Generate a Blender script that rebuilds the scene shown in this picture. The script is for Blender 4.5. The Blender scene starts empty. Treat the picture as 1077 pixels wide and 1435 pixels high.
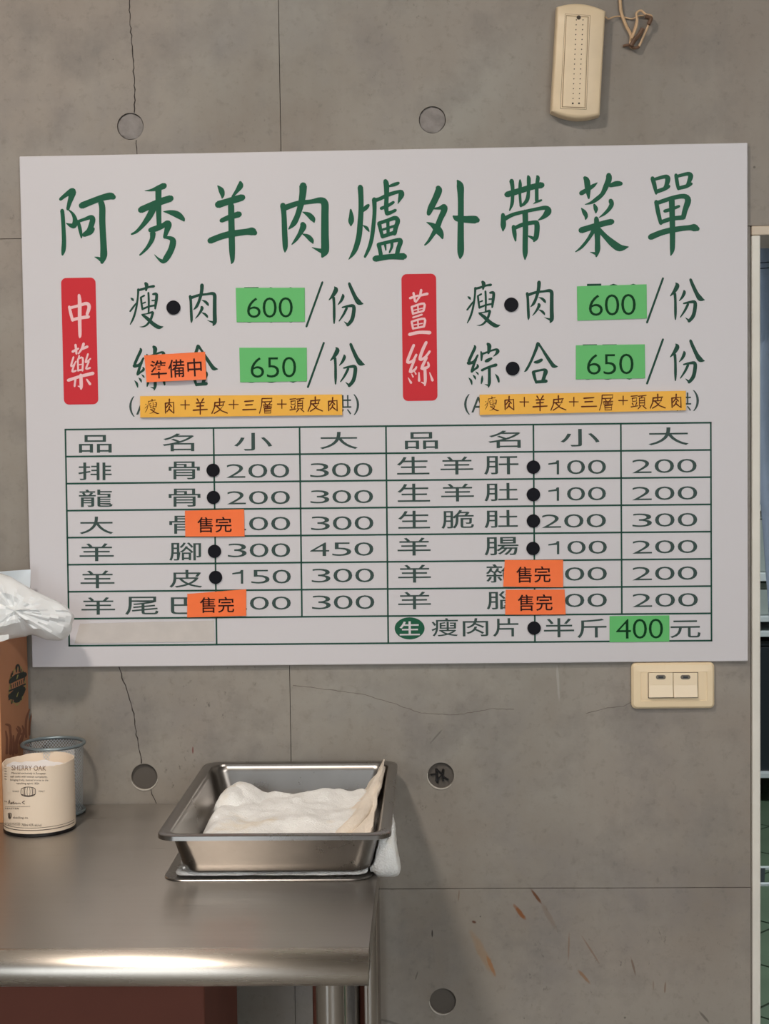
import bpy, bmesh, math, random
from mathutils import Vector, Matrix, noise
random.seed(7)
sc = bpy.context.scene
C = bpy.context.collection

# ------------------------------------------------------------------ camera
W0, H0 = 1077, 1435
F = 2136.0
EYE = Vector((0.0, -2.2, 1.379))
YAW, PITCH, ROLL = 0.02992, -0.05219, 0.01334
CAMROT = Matrix.Rotation(YAW, 3, 'Z') @ Matrix.Rotation(PITCH, 3, 'X') @ Matrix.Rotation(ROLL, 3, 'Y')
cd = bpy.data.cameras.new('camera')
cam = bpy.data.objects.new('camera', cd); C.objects.link(cam)
cd.sensor_fit = 'VERTICAL'; cd.sensor_height = 36.0; cd.sensor_width = 36.0
cd.lens = 36.0 * F / H0
cd.clip_start = 0.05
r_, f_, u_ = CAMROT.col[0], CAMROT.col[1], CAMROT.col[2]
m3 = Matrix((r_, u_, -f_)).transposed()
cam.matrix_world = Matrix.Translation(EYE) @ m3.to_4x4()
sc.camera = cam

# ------------------------------------------------------------------ world, exposure, lights
sc.view_settings.view_transform = 'Standard'
sc.view_settings.look = 'None'
sc.view_settings.gamma = 1.0
sc.view_settings.use_curve_mapping = False
sc.view_settings.exposure = 0.10
wd = bpy.data.worlds.new('World'); sc.world = wd; wd.use_nodes = True
bg = wd.node_tree.nodes['Background']
bg.inputs[0].default_value = (0.84, 0.93, 1.0, 1)
bg.inputs[1].default_value = 3.9

def lin(c):
    return tuple((x / 12.92 if x <= 0.04045 else ((x + 0.055) / 1.055) ** 2.4) for x in [v / 255.0 for v in c])

def ray(px, py):
    return CAMROT @ Vector(((px - 538.5) / F, 1.0, (717.5 - py) / F))
def onY(px, py, y=0.0):
    d = ray(px, py); return EYE + d * ((y - EYE.y) / d.y)
def onZ(px, py, z):
    d = ray(px, py); return EYE + d * ((z - EYE.z) / d.z)
def onPlane(px, py, p0, n):
    d = ray(px, py); return EYE + d * ((p0 - EYE).dot(n) / d.dot(n))

# ------------------------------------------------------------------ materials
def mat(name, rgb, rough=0.6, metal=0.0, var=0.0, vscale=20.0, bump=0.0, bscale=200.0, spec=0.5, **kw):
    m = bpy.data.materials.new(name); m.use_nodes = True
    nt = m.node_tree; b = nt.nodes['Principled BSDF']
    c = lin(rgb)
    b.inputs['Base Color'].default_value = (*c, 1)
    b.inputs['Roughness'].default_value = rough
    b.inputs['Metallic'].default_value = metal
    b.inputs['Specular IOR Level'].default_value = spec
    for k, v in kw.items():
        b.inputs[k.replace('_', ' ')].default_value = v
    geo = nt.nodes.new('ShaderNodeNewGeometry')
    if var > 0:
        n = nt.nodes.new('ShaderNodeTexNoise'); n.inputs['Scale'].default_value = vscale; n.inputs['Detail'].default_value = 5
        nt.links.new(geo.outputs['Position'], n.inputs['Vector'])
        r = nt.nodes.new('ShaderNodeValToRGB')
        r.color_ramp.elements[0].position = 0.3; r.color_ramp.elements[1].position = 0.7
        r.color_ramp.elements[0].color = (*[x * (1 - var) for x in c], 1)
        r.color_ramp.elements[1].color = (*[min(1, x * (1 + var)) for x in c], 1)
        nt.links.new(n.outputs['Fac'], r.inputs['Fac']); nt.links.new(r.outputs['Color'], b.inputs['Base Color'])
    if bump > 0:
        n2 = nt.nodes.new('ShaderNodeTexNoise'); n2.inputs['Scale'].default_value = bscale; n2.inputs['Detail'].default_value = 4
        nt.links.new(geo.outputs['Position'], n2.inputs['Vector'])
        bp = nt.nodes.new('ShaderNodeBump'); bp.inputs['Strength'].default_value = bump; bp.inputs['Distance'].default_value = 0.002
        nt.links.new(n2.outputs['Fac'], bp.inputs['Height']); nt.links.new(bp.outputs['Normal'], b.inputs['Normal'])
    return m

class NT:
    """small node helper"""
    def __init__(s, m): s.nt = m.node_tree
    def n(s, t, **kw):
        k = s.nt.nodes.new(t)
        for a, v in kw.items():
            setattr(k, a, v)
        return k
    def link(s, a, b): s.nt.links.new(a, b)
    def math(s, op, a, b=None, clamp=False):
        k = s.nt.nodes.new('ShaderNodeMath'); k.operation = op; k.use_clamp = clamp
        for i, v in enumerate((a, b)):
            if v is None: continue
            if isinstance(v, (int, float)): k.inputs[i].default_value = v
            else: s.link(v, k.inputs[i])
        return k.outputs[0]
    def noise(s, vec, scale, detail=5, rough=0.55):
        k = s.nt.nodes.new('ShaderNodeTexNoise'); k.inputs['Scale'].default_value = scale
        k.inputs['Detail'].default_value = detail; k.inputs['Roughness'].default_value = rough
        s.link(vec, k.inputs['Vector']); return k.outputs['Fac']
    def ramp(s, f, a, b, ca=0.0, cb=1.0):
        k = s.nt.nodes.new('ShaderNodeMapRange'); k.clamp = True
        s.link(f, k.inputs[0])
        for i, v in zip((1, 2, 3, 4), (a, b, ca, cb)): k.inputs[i].default_value = v
        return k.outputs[0]
    def mix(s, f, a, b, mode='MIX'):
        k = s.nt.nodes.new('ShaderNodeMix'); k.data_type = 'RGBA'; k.blend_type = mode
        if isinstance(f, (int, float)): k.inputs[0].default_value = f
        else: s.link(f, k.inputs[0])
        for i, v in ((6, a), (7, b)):
            if isinstance(v, tuple): k.inputs[i].default_value = (*v[:3], 1)
            else: s.link(v, k.inputs[i])
        return k.outputs[2]

def concrete():
    m = bpy.data.materials.new('cast_concrete'); m.use_nodes = True
    t = NT(m); b = m.node_tree.nodes['Principled BSDF']
    P = t.n('ShaderNodeNewGeometry').outputs['Position']
    big = t.noise(P, 2.3, 6, 0.6); mid = t.noise(P, 9, 8, 0.65); fine = t.noise(P, 70, 6, 0.7)
    col = t.mix(t.ramp(big, 0.35, 0.65), lin((132, 124, 114)), lin((158, 156, 148)))
    warm = t.noise(P, 1.1, 3, 0.5)
    col = t.mix(t.math('MULTIPLY', t.ramp(warm, 0.45, 0.62), 0.6), col, lin((148, 133, 122)))
    col = t.mix(t.math('MULTIPLY', t.ramp(t.noise(P, 3.7, 5, 0.7), 0.5, 0.68), 0.45), col, lin((124, 120, 120)))
    col = t.mix(t.math('MULTIPLY', t.ramp(mid, 0.50, 0.70), 0.6), col, lin((116, 111, 107)))
    col = t.mix(t.math('MULTIPLY', t.ramp(fine, 0.54, 0.74), 0.42), col, lin((100, 94, 88)))
    # vertical drag marks of the formwork
    mp = t.n('ShaderNodeMapping'); mp.inputs['Scale'].default_value = (14, 14, 2.0); t.link(P, mp.inputs[0])
    vs = t.noise(mp.outputs[0], 1.0, 4, 0.6)
    col = t.mix(t.math('MULTIPLY', t.ramp(vs, 0.5, 0.75), 0.28), col, lin((160, 153, 142)))
    # pits and specks
    vo = t.n('ShaderNodeTexVoronoi'); vo.inputs['Scale'].default_value = 32; t.link(P, vo.inputs['Vector'])
    pm = t.math('MULTIPLY', t.math('LESS_THAN', vo.outputs['Distance'], 0.055), t.math('GREATER_THAN', t.noise(P, 5, 3), 0.56))
    col = t.mix(t.math('MULTIPLY', pm, 0.6), col, lin((66, 60, 56)))
    # scratchy short marks in patches
    mp2 = t.n('ShaderNodeMapping'); mp2.inputs['Scale'].default_value = (90, 90, 55); mp2.inputs['Rotation'].default_value = (0, 0.6, 0); t.link(P, mp2.inputs[0])
    sn = t.noise(mp2.outputs[0], 1.0, 5, 0.75)
    patch = t.ramp(t.noise(P, 4.2, 2), 0.53, 0.66)
    col = t.mix(t.math('MULTIPLY', t.math('MULTIPLY', t.ramp(sn, 0.6, 0.7), patch), 0.85), col, lin((84, 78, 74)))
    # stains with a shape of their own: (x0,y0)-(x1,y1) in the photograph, width, colour, strength
    sep = t.n('ShaderNodeSeparateXYZ'); t.link(P, sep.inputs[0])
    wob = t.noise(P, 60, 3)
    for (x0, y0, x1, y1, w, c, s) in [
        (745, 1248, 758, 1266, 3.0, (98, 58, 28), 0.95), (721, 1270, 735, 1287, 4.5, (126, 76, 36), 0.95),
        (661, 1291, 667, 1293, 3.0, (84, 48, 28), 0.95), (605.3, 1303, 605.3, 1313, 1.4, (40, 36, 34), 0.9),
        (662, 1309, 690, 1362, 9, (150, 116, 78), 0.45), (682, 1340, 693, 1366, 3.5, (148, 100, 58), 0.7),
        (817, 1315, 838, 1348, 1.8, (120, 86, 60), 0.5), (797, 1310, 796, 1345, 1.8, (124, 92, 66), 0.5),
        (811, 1361, 826, 1378, 3.4, (136, 96, 60), 0.7), (884, 1343, 890, 1366, 2.2, (100, 74, 56), 0.6),
        (758, 1265, 778, 1300, 5, (120, 96, 76), 0.35), (932, 1376, 931, 1390, 1.8, (110, 76, 52), 0.55),
        (915, 1374, 915, 1386, 1.4, (110, 80, 60), 0.4), (643, 1248, 642, 1262, 1.6, (110, 84, 62), 0.5),
        (270, 1047, 270, 1056, 1.6, (112, 44, 38), 0.8), (585, 1362, 582, 1372, 1.5, (60, 54, 50), 0.5),
        (780, 932, 783, 978, 2.6, (176, 172, 166), 0.45), (980, 1418, 992, 1432, 2.5, (70, 62, 56), 0.6),
        (530, 1428, 560, 1436, 3, (78, 70, 64), 0.5), (618, 1024, 604, 1040, 1.6, (84, 80, 74), 0.5)]:
        A, B = onY(x0, y0), onY(x1, y1)
        cx, cz = (A.x + B.x) / 2, (A.z + B.z) / 2
        L = max(math.hypot(B.x - A.x, B.z - A.z) / 2, 0.0015) * 1.15; wd_ = w * 0.00103 * 0.75
        an = math.atan2(B.z - A.z, B.x - A.x)
        dx = t.math('SUBTRACT', sep.outputs[0], cx); dz = t.math('SUBTRACT', sep.outputs[2], cz)
        u = t.math('ADD', t.math('MULTIPLY', dx, math.cos(an) / L), t.math('MULTIPLY', dz, math.sin(an) / L))
        v = t.math('ADD', t.math('MULTIPLY', dx, -math.sin(an) / wd_), t.math('MULTIPLY', dz, math.cos(an) / wd_))
        d = t.math('ADD', t.math('MULTIPLY', u, u), t.math('MULTIPLY', v, v))
        d = t.math('ADD', d, t.math('MULTIPLY', t.math('SUBTRACT', wob, 0.5), 2.2))
        col = t.mix(t.math('MULTIPLY', t.ramp(d, 1.3, 0.45), s), col, lin(c))
    t.link(col, b.inputs['Base Color'])
    b.inputs['Roughness'].default_value = 0.62; b.inputs['Specular IOR Level'].default_value = 0.35
    bp = t.n('ShaderNodeBump'); bp.inputs['Strength'].default_value = 0.35; bp.inputs['Distance'].default_value = 0.0015
    hh = t.math('SUBTRACT', t.math('ADD', mid, t.math('MULTIPLY', fine, 0.5)), t.math('MULTIPLY', pm, 1.5))
    t.link(hh, bp.inputs['Height']); t.link(bp.outputs[0], b.inputs['Normal'])
    return m

def steel(name, rgb=(176, 170, 162), rough=0.26, streak=(4, 120, 120), aniso=0.55, bumps=0.06, dirt=0.0):
    m = bpy.data.materials.new(name); m.use_nodes = True
    t = NT(m); b = m.node_tree.nodes['Principled BSDF']
    P = t.n('ShaderNodeNewGeometry').outputs['Position']
    mp = t.n('ShaderNodeMapping'); mp.inputs['Scale'].default_value = streak; t.link(P, mp.inputs[0])
    s1 = t.noise(mp.outputs[0], 1.0, 4, 0.6); s2 = t.noise(P, 6, 4)
    c = lin(rgb)
    col = t.mix(t.ramp(s1, 0.3, 0.7), tuple(x * 0.96 for x in c), tuple(min(1, x * 1.03) for x in c))
    if dirt:
        col = t.mix(t.math('MULTIPLY', t.ramp(t.noise(P, 22, 6, 0.7), 0.55, 0.75), dirt), col, lin((96, 84, 74)))
    t.link(col, b.inputs['Base Color'])
    b.inputs['Metallic'].default_value = 1.0
    t.link(t.ramp(t.math('ADD', s1, s2), 0.6, 1.4, rough * 0.93, rough * 1.08), b.inputs['Roughness'])
    b.inputs['Anisotropic'].default_value = aniso
    if aniso > 0:   # brushed along x: reflections smear across the brushing
        cr_ = t.n('ShaderNodeVectorMath', operation='CROSS_PRODUCT'); gn = t.n('ShaderNodeNewGeometry')
        t.link(gn.outputs['Normal'], cr_.inputs[0]); cr_.inputs[1].default_value = (1, 0, 0.06)
        t.link(cr_.outputs[0], b.inputs['Tangent'])
    bp = t.n('ShaderNodeBump'); bp.inputs['Strength'].default_value = bumps; bp.inputs['Distance'].default_value = 0.001
    t.link(t.math('ADD', s1, t.math('MULTIPLY', s2, 3)), bp.inputs['Height']); t.link(bp.outputs[0], b.inputs['Normal'])
    return m

M = dict(
    concrete=concrete(),
    groove=mat('joint_mortar', (92, 86, 80), 0.9),
    crack=mat('crack_line', (58, 52, 48), 0.95),
    crackfaint=mat('faint_crack_line', (112, 104, 97), 0.95),
    plug=mat('tie_plug_mortar', (138, 132, 128), 0.85, var=0.18, vscale=60, bump=0.5, bscale=300),
    lip=mat('pale_mortar', (196, 190, 180), 0.9),
    plugdark=mat('dark_tie_plug_mortar', (92, 88, 84), 0.9, var=0.25, vscale=80, bump=0.6, bscale=300),
    ring=mat('plug_edge_gap', (62, 56, 52), 0.95),
    board=mat('sign_board', (209, 205, 208), 0.42, var=0.015, vscale=3),
    ink=mat('green_ink', (36, 92, 68), 0.4, spec=0.12),
    inkdark=mat('dark_green_ink', (36, 74, 60), 0.4, spec=0.12),
    inkgrey=mat('grey_green_ink', (62, 80, 76), 0.4, spec=0.12),
    rule=mat('rule_ink', (36, 76, 64), 0.4, spec=0.12),
    red=mat('red_panel_ink', (206, 52, 60), 0.4, spec=0.12),
    pink=mat('pale_pink_ink', (240, 198, 200), 0.4, spec=0.12),
    green=mat('green_card', (96, 188, 106), 0.55),
    greenink=mat('deep_green_ink', (8, 58, 26), 0.5, spec=0.12),
    orange=mat('orange_card', (252, 116, 52), 0.55, var=0.04, vscale=30),
    black=mat('black_ink', (46, 20, 16), 0.5, spec=0.12),
    yellow=mat('yellow_card', (244, 182, 62), 0.55, var=0.03, vscale=30),
    brownink=mat('brown_ink', (96, 42, 20), 0.5, spec=0.12),
    magnet=mat('black_magnet', (16, 16, 24), 0.6, spec=0.15),
    tape=mat('old_tape', (198, 190, 184), 0.35, var=0.05, vscale=40),
    cream=mat('cream_plastic', (226, 204, 170), 0.4, var=0.05, vscale=25),
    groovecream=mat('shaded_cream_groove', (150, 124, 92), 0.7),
    creamsw=mat('switch_plastic', (238, 216, 180), 0.35),
    creampale=mat('rocker_plastic', (240, 220, 188), 0.3),
    darkslot=mat('dark_slot', (70, 60, 50), 0.8),
    indicator=mat('indicator_lens', (120, 112, 100), 0.25),
    cable=mat('aged_cream_cable', (206, 172, 134), 0.5, var=0.12, vscale=60),
    cablebrown=mat('brown_old_tape', (104, 76, 56), 0.6, var=0.2, vscale=80),
    steel=steel('brushed_table_steel', (166, 160, 153), 0.29, (3, 420, 420), 0.93, 0.006, dirt=0.10),
    steeledge=steel('polished_edge_steel', (178, 170, 160), 0.27, (6, 80, 80), 0.97, 0.05, dirt=0.12),
    pan=steel('pan_steel', (150, 146, 142), 0.28, (30, 30, 30), 0.0, 0.06, dirt=0.07),
    tube=steel('leg_steel', (188, 182, 176), 0.12, (60, 60, 4), 0.0, 0.02),
    cloth=mat('white_cloth', (250, 249, 246), 0.95, var=0.05, vscale=18, bump=0.9, bscale=420),
    clothtan=mat('stained_cloth', (246, 234, 218), 0.95, var=0.08, vscale=18, bump=0.9, bscale=420),
    card=mat('cardboard', (176, 122, 88), 0.8, var=0.06, vscale=12, bump=0.1, bscale=90),
    cardfront=mat('cardboard_front', (206, 150, 104), 0.8, var=0.06, vscale=12),
    cardprint=mat('brown_print', (128, 80, 58), 0.8),
    badge=mat('badge_ink', (40, 46, 42), 0.7),
    badgeline=mat('badge_outline_ink', (150, 144, 84), 0.7),
    boxdark=mat('reddish_box', (118, 66, 52), 0.8, var=0.06, vscale=9),
    label=mat('cream_label_paper', (236, 218, 196), 0.45, var=0.02, vscale=8),
    labelink=mat('label_brown_ink', (128, 98, 74), 0.6),
    labelinkd=mat('label_dark_ink', (84, 70, 60), 0.6),
    blackrim=mat('black_base_rim', (22, 20, 20), 0.4),
    paperin=mat('white_inner_paper', (234, 230, 228), 0.8, bump=0.5, bscale=60),
    mesh=mat('grey_wire', (196, 204, 210), 0.4, 0.3),
    meshrim=mat('grey_rim', (132, 144, 148), 0.35, 0.5),
    plastic=mat('white_plastic_bag', (248, 251, 253), 0.25, var=0.04, vscale=14, bump=0.5, bscale=45, Subsurface_Weight=0.0),
    frame=mat('painted_door_frame', (222, 218, 208), 0.5, var=0.05, vscale=14),
    header=mat('beige_door_header', (206, 190, 170), 0.5),
    curtain=mat('blue_grey_curtain', (172, 190, 212), 0.9, var=0.06, vscale=30, bump=0.3, bscale=500),
    curtaind=mat('curtain_seam', (64, 72, 92), 0.9),
    rackm=mat('rack_enamel', (206, 212, 210), 0.4),
    binm=mat('storage_box_grey', (150, 158, 152), 0.6, var=0.1, vscale=14),
    binb=mat('storage_box_blue', (28, 92, 150), 0.5),
    dark=mat('dark_appliance', (34, 40, 44), 0.35),
    grate=mat('drain_grate', (84, 92, 92), 0.4, 0.7),
    gtile=mat('green_floor_tile', (78, 96, 74), 0.5, var=0.12, vscale=6),
    gjoint=mat('tile_joint', (46, 58, 48), 0.9),
    floor=mat('grey_floor_tile', (140, 138, 132), 0.4, var=0.08, vscale=5),
    paint=mat('ceiling_concrete', (134, 126, 116), 0.9, var=0.08, vscale=3),
    wallp=mat('side_wall_paint', (158, 152, 144), 0.9, var=0.04, vscale=2),
    lampb=mat('lamp_housing', (230, 230, 228), 0.5),
)
_t = NT(M['cloth']); _P = _t.n('ShaderNodeNewGeometry').outputs['Position']
_b = M['cloth'].node_tree.nodes['Principled BSDF']; _src = _b.inputs['Base Color'].links[0].from_socket
_t.link(_t.mix(_t.math('MULTIPLY', _t.ramp(_t.noise(_P, 13, 3), 0.56, 0.70), 0.55), _src, lin((238, 220, 188))), _b.inputs['Base Color'])
mb = M['plastic'].node_tree.nodes['Principled BSDF']
mb.inputs['Transmission Weight'].default_value = 0.12

# ------------------------------------------------------------------ object helpers
def link(o): C.objects.link(o); return o
def tag(o, label=None, cat=None, group=None, kind=None):
    if label: o['label'] = label
    if cat: o['category'] = cat
    if group: o['group'] = group
    if kind: o['kind'] = kind
    return o
def thing(name, loc, label=None, cat=None, group=None, kind=None):
    o = bpy.data.objects.new(name, None); o.empty_display_size = 0.05
    o.location = loc; link(o); return tag(o, label, cat, group, kind)
def obj(name, verts, faces, m, parent=None, smooth=False, bevel=0.0, origin=None, angle=35, kind=None, label=None):
    """geometry is given in world coordinates; it is stored relative to the parent's origin"""
    base = Vector((0, 0, 0))
    p = parent
    while p is not None: base += p.location; p = p.parent
    loc = Vector((0, 0, 0))
    if origin is not None: loc = Vector(origin) - base
    off = base + loc
    me = bpy.data.meshes.new(name)
    me.from_pydata([tuple(Vector(v) - off) for v in verts], [], faces)
    me.validate(); me.update()
    me.materials.append(m)
    o = bpy.data.objects.new(name, me); link(o)
    if parent: o.parent = parent
    o.location = loc
    bm = bmesh.new(); bm.from_mesh(me); bmesh.ops.recalc_face_normals(bm, faces=bm.faces); bm.to_mesh(me); bm.free()
    if smooth:
        me.shade_smooth()
        me.set_sharp_from_angle(angle=math.radians(angle))
    if bevel:
        b = o.modifiers.new('bevel', 'BEVEL'); b.width = bevel; b.segments = 2; b.limit_method = 'ANGLE'
    if kind: o['kind'] = kind
    if label: o['label'] = label
    return o
class MB:
    def __init__(s): s.v = []; s.f = []
    def add(s, vs, fs):
        k = len(s.v); s.v += [tuple(v) for v in vs]; s.f += [tuple(i + k for i in f) for f in fs]; return s
    def box(s, x0, x1, y0, y1, z0, z1):
        return s.add([(x, y, z) for z in (z0, z1) for y in (y0, y1) for x in (x0, x1)],
                     [(0, 2, 3, 1), (4, 5, 7, 6), (0, 1, 5, 4), (2, 6, 7, 3), (0, 4, 6, 2), (1, 3, 7, 5)])
    def prism(s, front, back):
        n = len(front)
        return s.add(list(front) + list(back), [tuple(range(n)), tuple(range(2 * n - 1, n - 1, -1))] +
                     [(i, (i + 1) % n, n + (i + 1) % n, n + i) for i in range(n)])
    def loops(s, L, cap0=True, cap1=True, closed=True):
        n = len(L[0]); vs = [p for l in L for p in l]; fs = []
        for a in range(len(L) - 1):
            for i in range(n if closed else n - 1):
                j = (i + 1) % n
                fs.append((a * n + i, a * n + j, (a + 1) * n + j, (a + 1) * n + i))
        if cap0: fs.append(tuple(range(n)))
        if cap1: fs.append(tuple((len(L) - 1) * n + i for i in range(n - 1, -1, -1)))
        return s.add(vs, fs)
    def cyl(s, c, axis, r, h, n=24, r2=None):
        c = Vector(c); ax = Vector(axis).normalized()
        u = ax.orthogonal().normalized(); w = ax.cross(u); r2 = r if r2 is None else r2
        l0 = [c + u * r * math.cos(2 * math.pi * i / n) + w * r * math.sin(2 * math.pi * i / n) for i in range(n)]
        l1 = [c + ax * h + u * r2 * math.cos(2 * math.pi * i / n) + w * r2 * math.sin(2 * math.pi * i / n) for i in range(n)]
        return s.loops([l0, l1])
    def tube(s, pts, r, n=8, closed=False):
        pts = [Vector(p) for p in pts]; L = []
        N = len(pts)
        up = Vector((0, 1, 0.13)).normalized()
        for i, p in enumerate(pts):
            if closed: t = (pts[(i + 1) % N] - pts[i - 1])
            else: t = (pts[min(i + 1, N - 1)] - pts[max(i - 1, 0)])
            t.normalize()
            a = up.cross(t)
            if a.length < 1e-4: a = t.orthogonal()
            a.normalize(); b = t.cross(a)
            rr = r[i] if isinstance(r, (list, tuple)) else r
            L.append([p + a * rr * math.cos(2 * math.pi * k / n) + b * rr * math.sin(2 * math.pi * k / n) for k in range(n)])
        if closed: L.append(L[0])
        return s.loops(L, not closed, not closed)
    def obj(s, name, m, parent=None, **kw): return obj(name, s.v, s.f, m, parent, **kw)
def catmull(pts, n=6, closed=False):
    out = []; N = len(pts)
    if N < 3 and not closed: return [tuple(p) for p in pts]
    for i in range(N if closed else N - 1):
        P = [pts[(i + k) % N] if closed else pts[min(max(i + k, 0), N - 1)] for k in (-1, 0, 1, 2)]
        for k in range(n):
            t = k / n
            out.append(tuple(0.5 * (2 * b + (c - a) * t + (2 * a - 5 * b + 4 * c - d) * t * t + (3 * b - a - 3 * c + d) * t ** 3)
                             for a, b, c, d in zip(*P)))
    if not closed: out.append(tuple(pts[-1]))
    return out
def rrect(x0, x1, y0, y1, r, n=6):
    out = []
    for cx, cy, a0 in ((x1 - r, y1 - r, 0), (x0 + r, y1 - r, 90), (x0 + r, y0 + r, 180), (x1 - r, y0 + r, 270)):
        for i in range(n + 1):
            a = math.radians(a0 + 90 * i / n); out.append((cx + r * math.cos(a), cy + r * math.sin(a)))
    return out

# ------------------------------------------------------------------ lettering
_tc = {}
def text_mesh(s, weight=0.0):
    """glyph outlines of the built-in font as flat triangles, normalised to a unit box"""
    k = (s, weight)
    if k in _tc: return _tc[k]
    cu = bpy.data.curves.new('t', 'FONT'); cu.body = s; cu.resolution_u = 4; cu.offset = weight; cu.size = 1.0
    o = bpy.data.objects.new('t', cu); link(o)
    bpy.context.view_layer.update()
    dg = bpy.context.evaluated_depsgraph_get()
    me = bpy.data.meshes.new_from_object(o.evaluated_get(dg))
    vs = [(v.co.x, v.co.y) for v in me.vertices]; fs = [tuple(p.vertices) for p in me.polygons]
    bpy.data.objects.remove(o); bpy.data.curves.remove(cu); bpy.data.meshes.remove(me)
    x0, x1 = min(v[0] for v in vs), max(v[0] for v in vs); y0, y1 = min(v[1] for v in vs), max(v[1] for v in vs)
    vs = [((x - x0) / (x1 - x0), (y - y0) / (y1 - y0)) for x, y in vs]
    _tc[k] = (vs, fs); return _tc[k]
def put_text(b, s, x0, y0, x1, y1, surf, weight=0.0, rot=None):
    """text fitted to a box measured on the photograph, laid square to the board on the surface"""
    vs, fs = text_mesh(s, weight)
    cx, cy = (x0 + x1) / 2, (y0 + y1) / 2
    sl = -0.013 if rot is None else rot
    ca, sa = math.cos(sl), math.sin(sl)
    out = []
    for u, v in vs:
        dx = (u - 0.5) * (x1 - x0); dy = (0.5 - v) * (y1 - y0)
        out.append(surf(cx + dx * ca - dy * (sa + 0.0), cy + dx * sa + dy * ca))
    b.add(out, fs)
def ribbon(b, pts, T, surf, wf=1.0, n=4, cap=0.9):
    """brush stroke of changing width: pts (x, y, w) pass through T to photograph pixels"""
    P = [(*T(x, y), w * wf) for x, y, w in pts]
    Q = catmull(P, n)
    L, R = [], []
    for i, (x, y, w) in enumerate(Q):
        a = Q[max(i - 1, 0)]; c = Q[min(i + 1, len(Q) - 1)]
        tx, ty = c[0] - a[0], c[1] - a[1]; l = math.hypot(tx, ty) or 1
        nx, ny = -ty / l * w / 2, tx / l * w / 2
        L.append(surf(x + nx, y + ny)); R.append(surf(x - nx, y - ny))
    k = len(Q)
    b.lay = getattr(b, 'lay', 0) + 1
    up = Vector((0, -1.2e-5 * b.lay, 0))
    b.add([p + up for p in L + R], [(i, i + 1, k + i + 1, k + i) for i in range(k - 1)])
    for i, (x, y, w) in enumerate(P):
        r = w / 2 * (cap if i in (0, len(P) - 1) else 0.98)
        if r < 0.12: continue
        up = Vector((0, -1.2e-5 * b.lay - 4e-6 * (1 + i % 2), 0))
        b.add([surf(x + r * math.cos(j * math.pi / 5), y + r * math.sin(j * math.pi / 5)) + up for j in range(10)], [tuple(range(10))])

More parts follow.
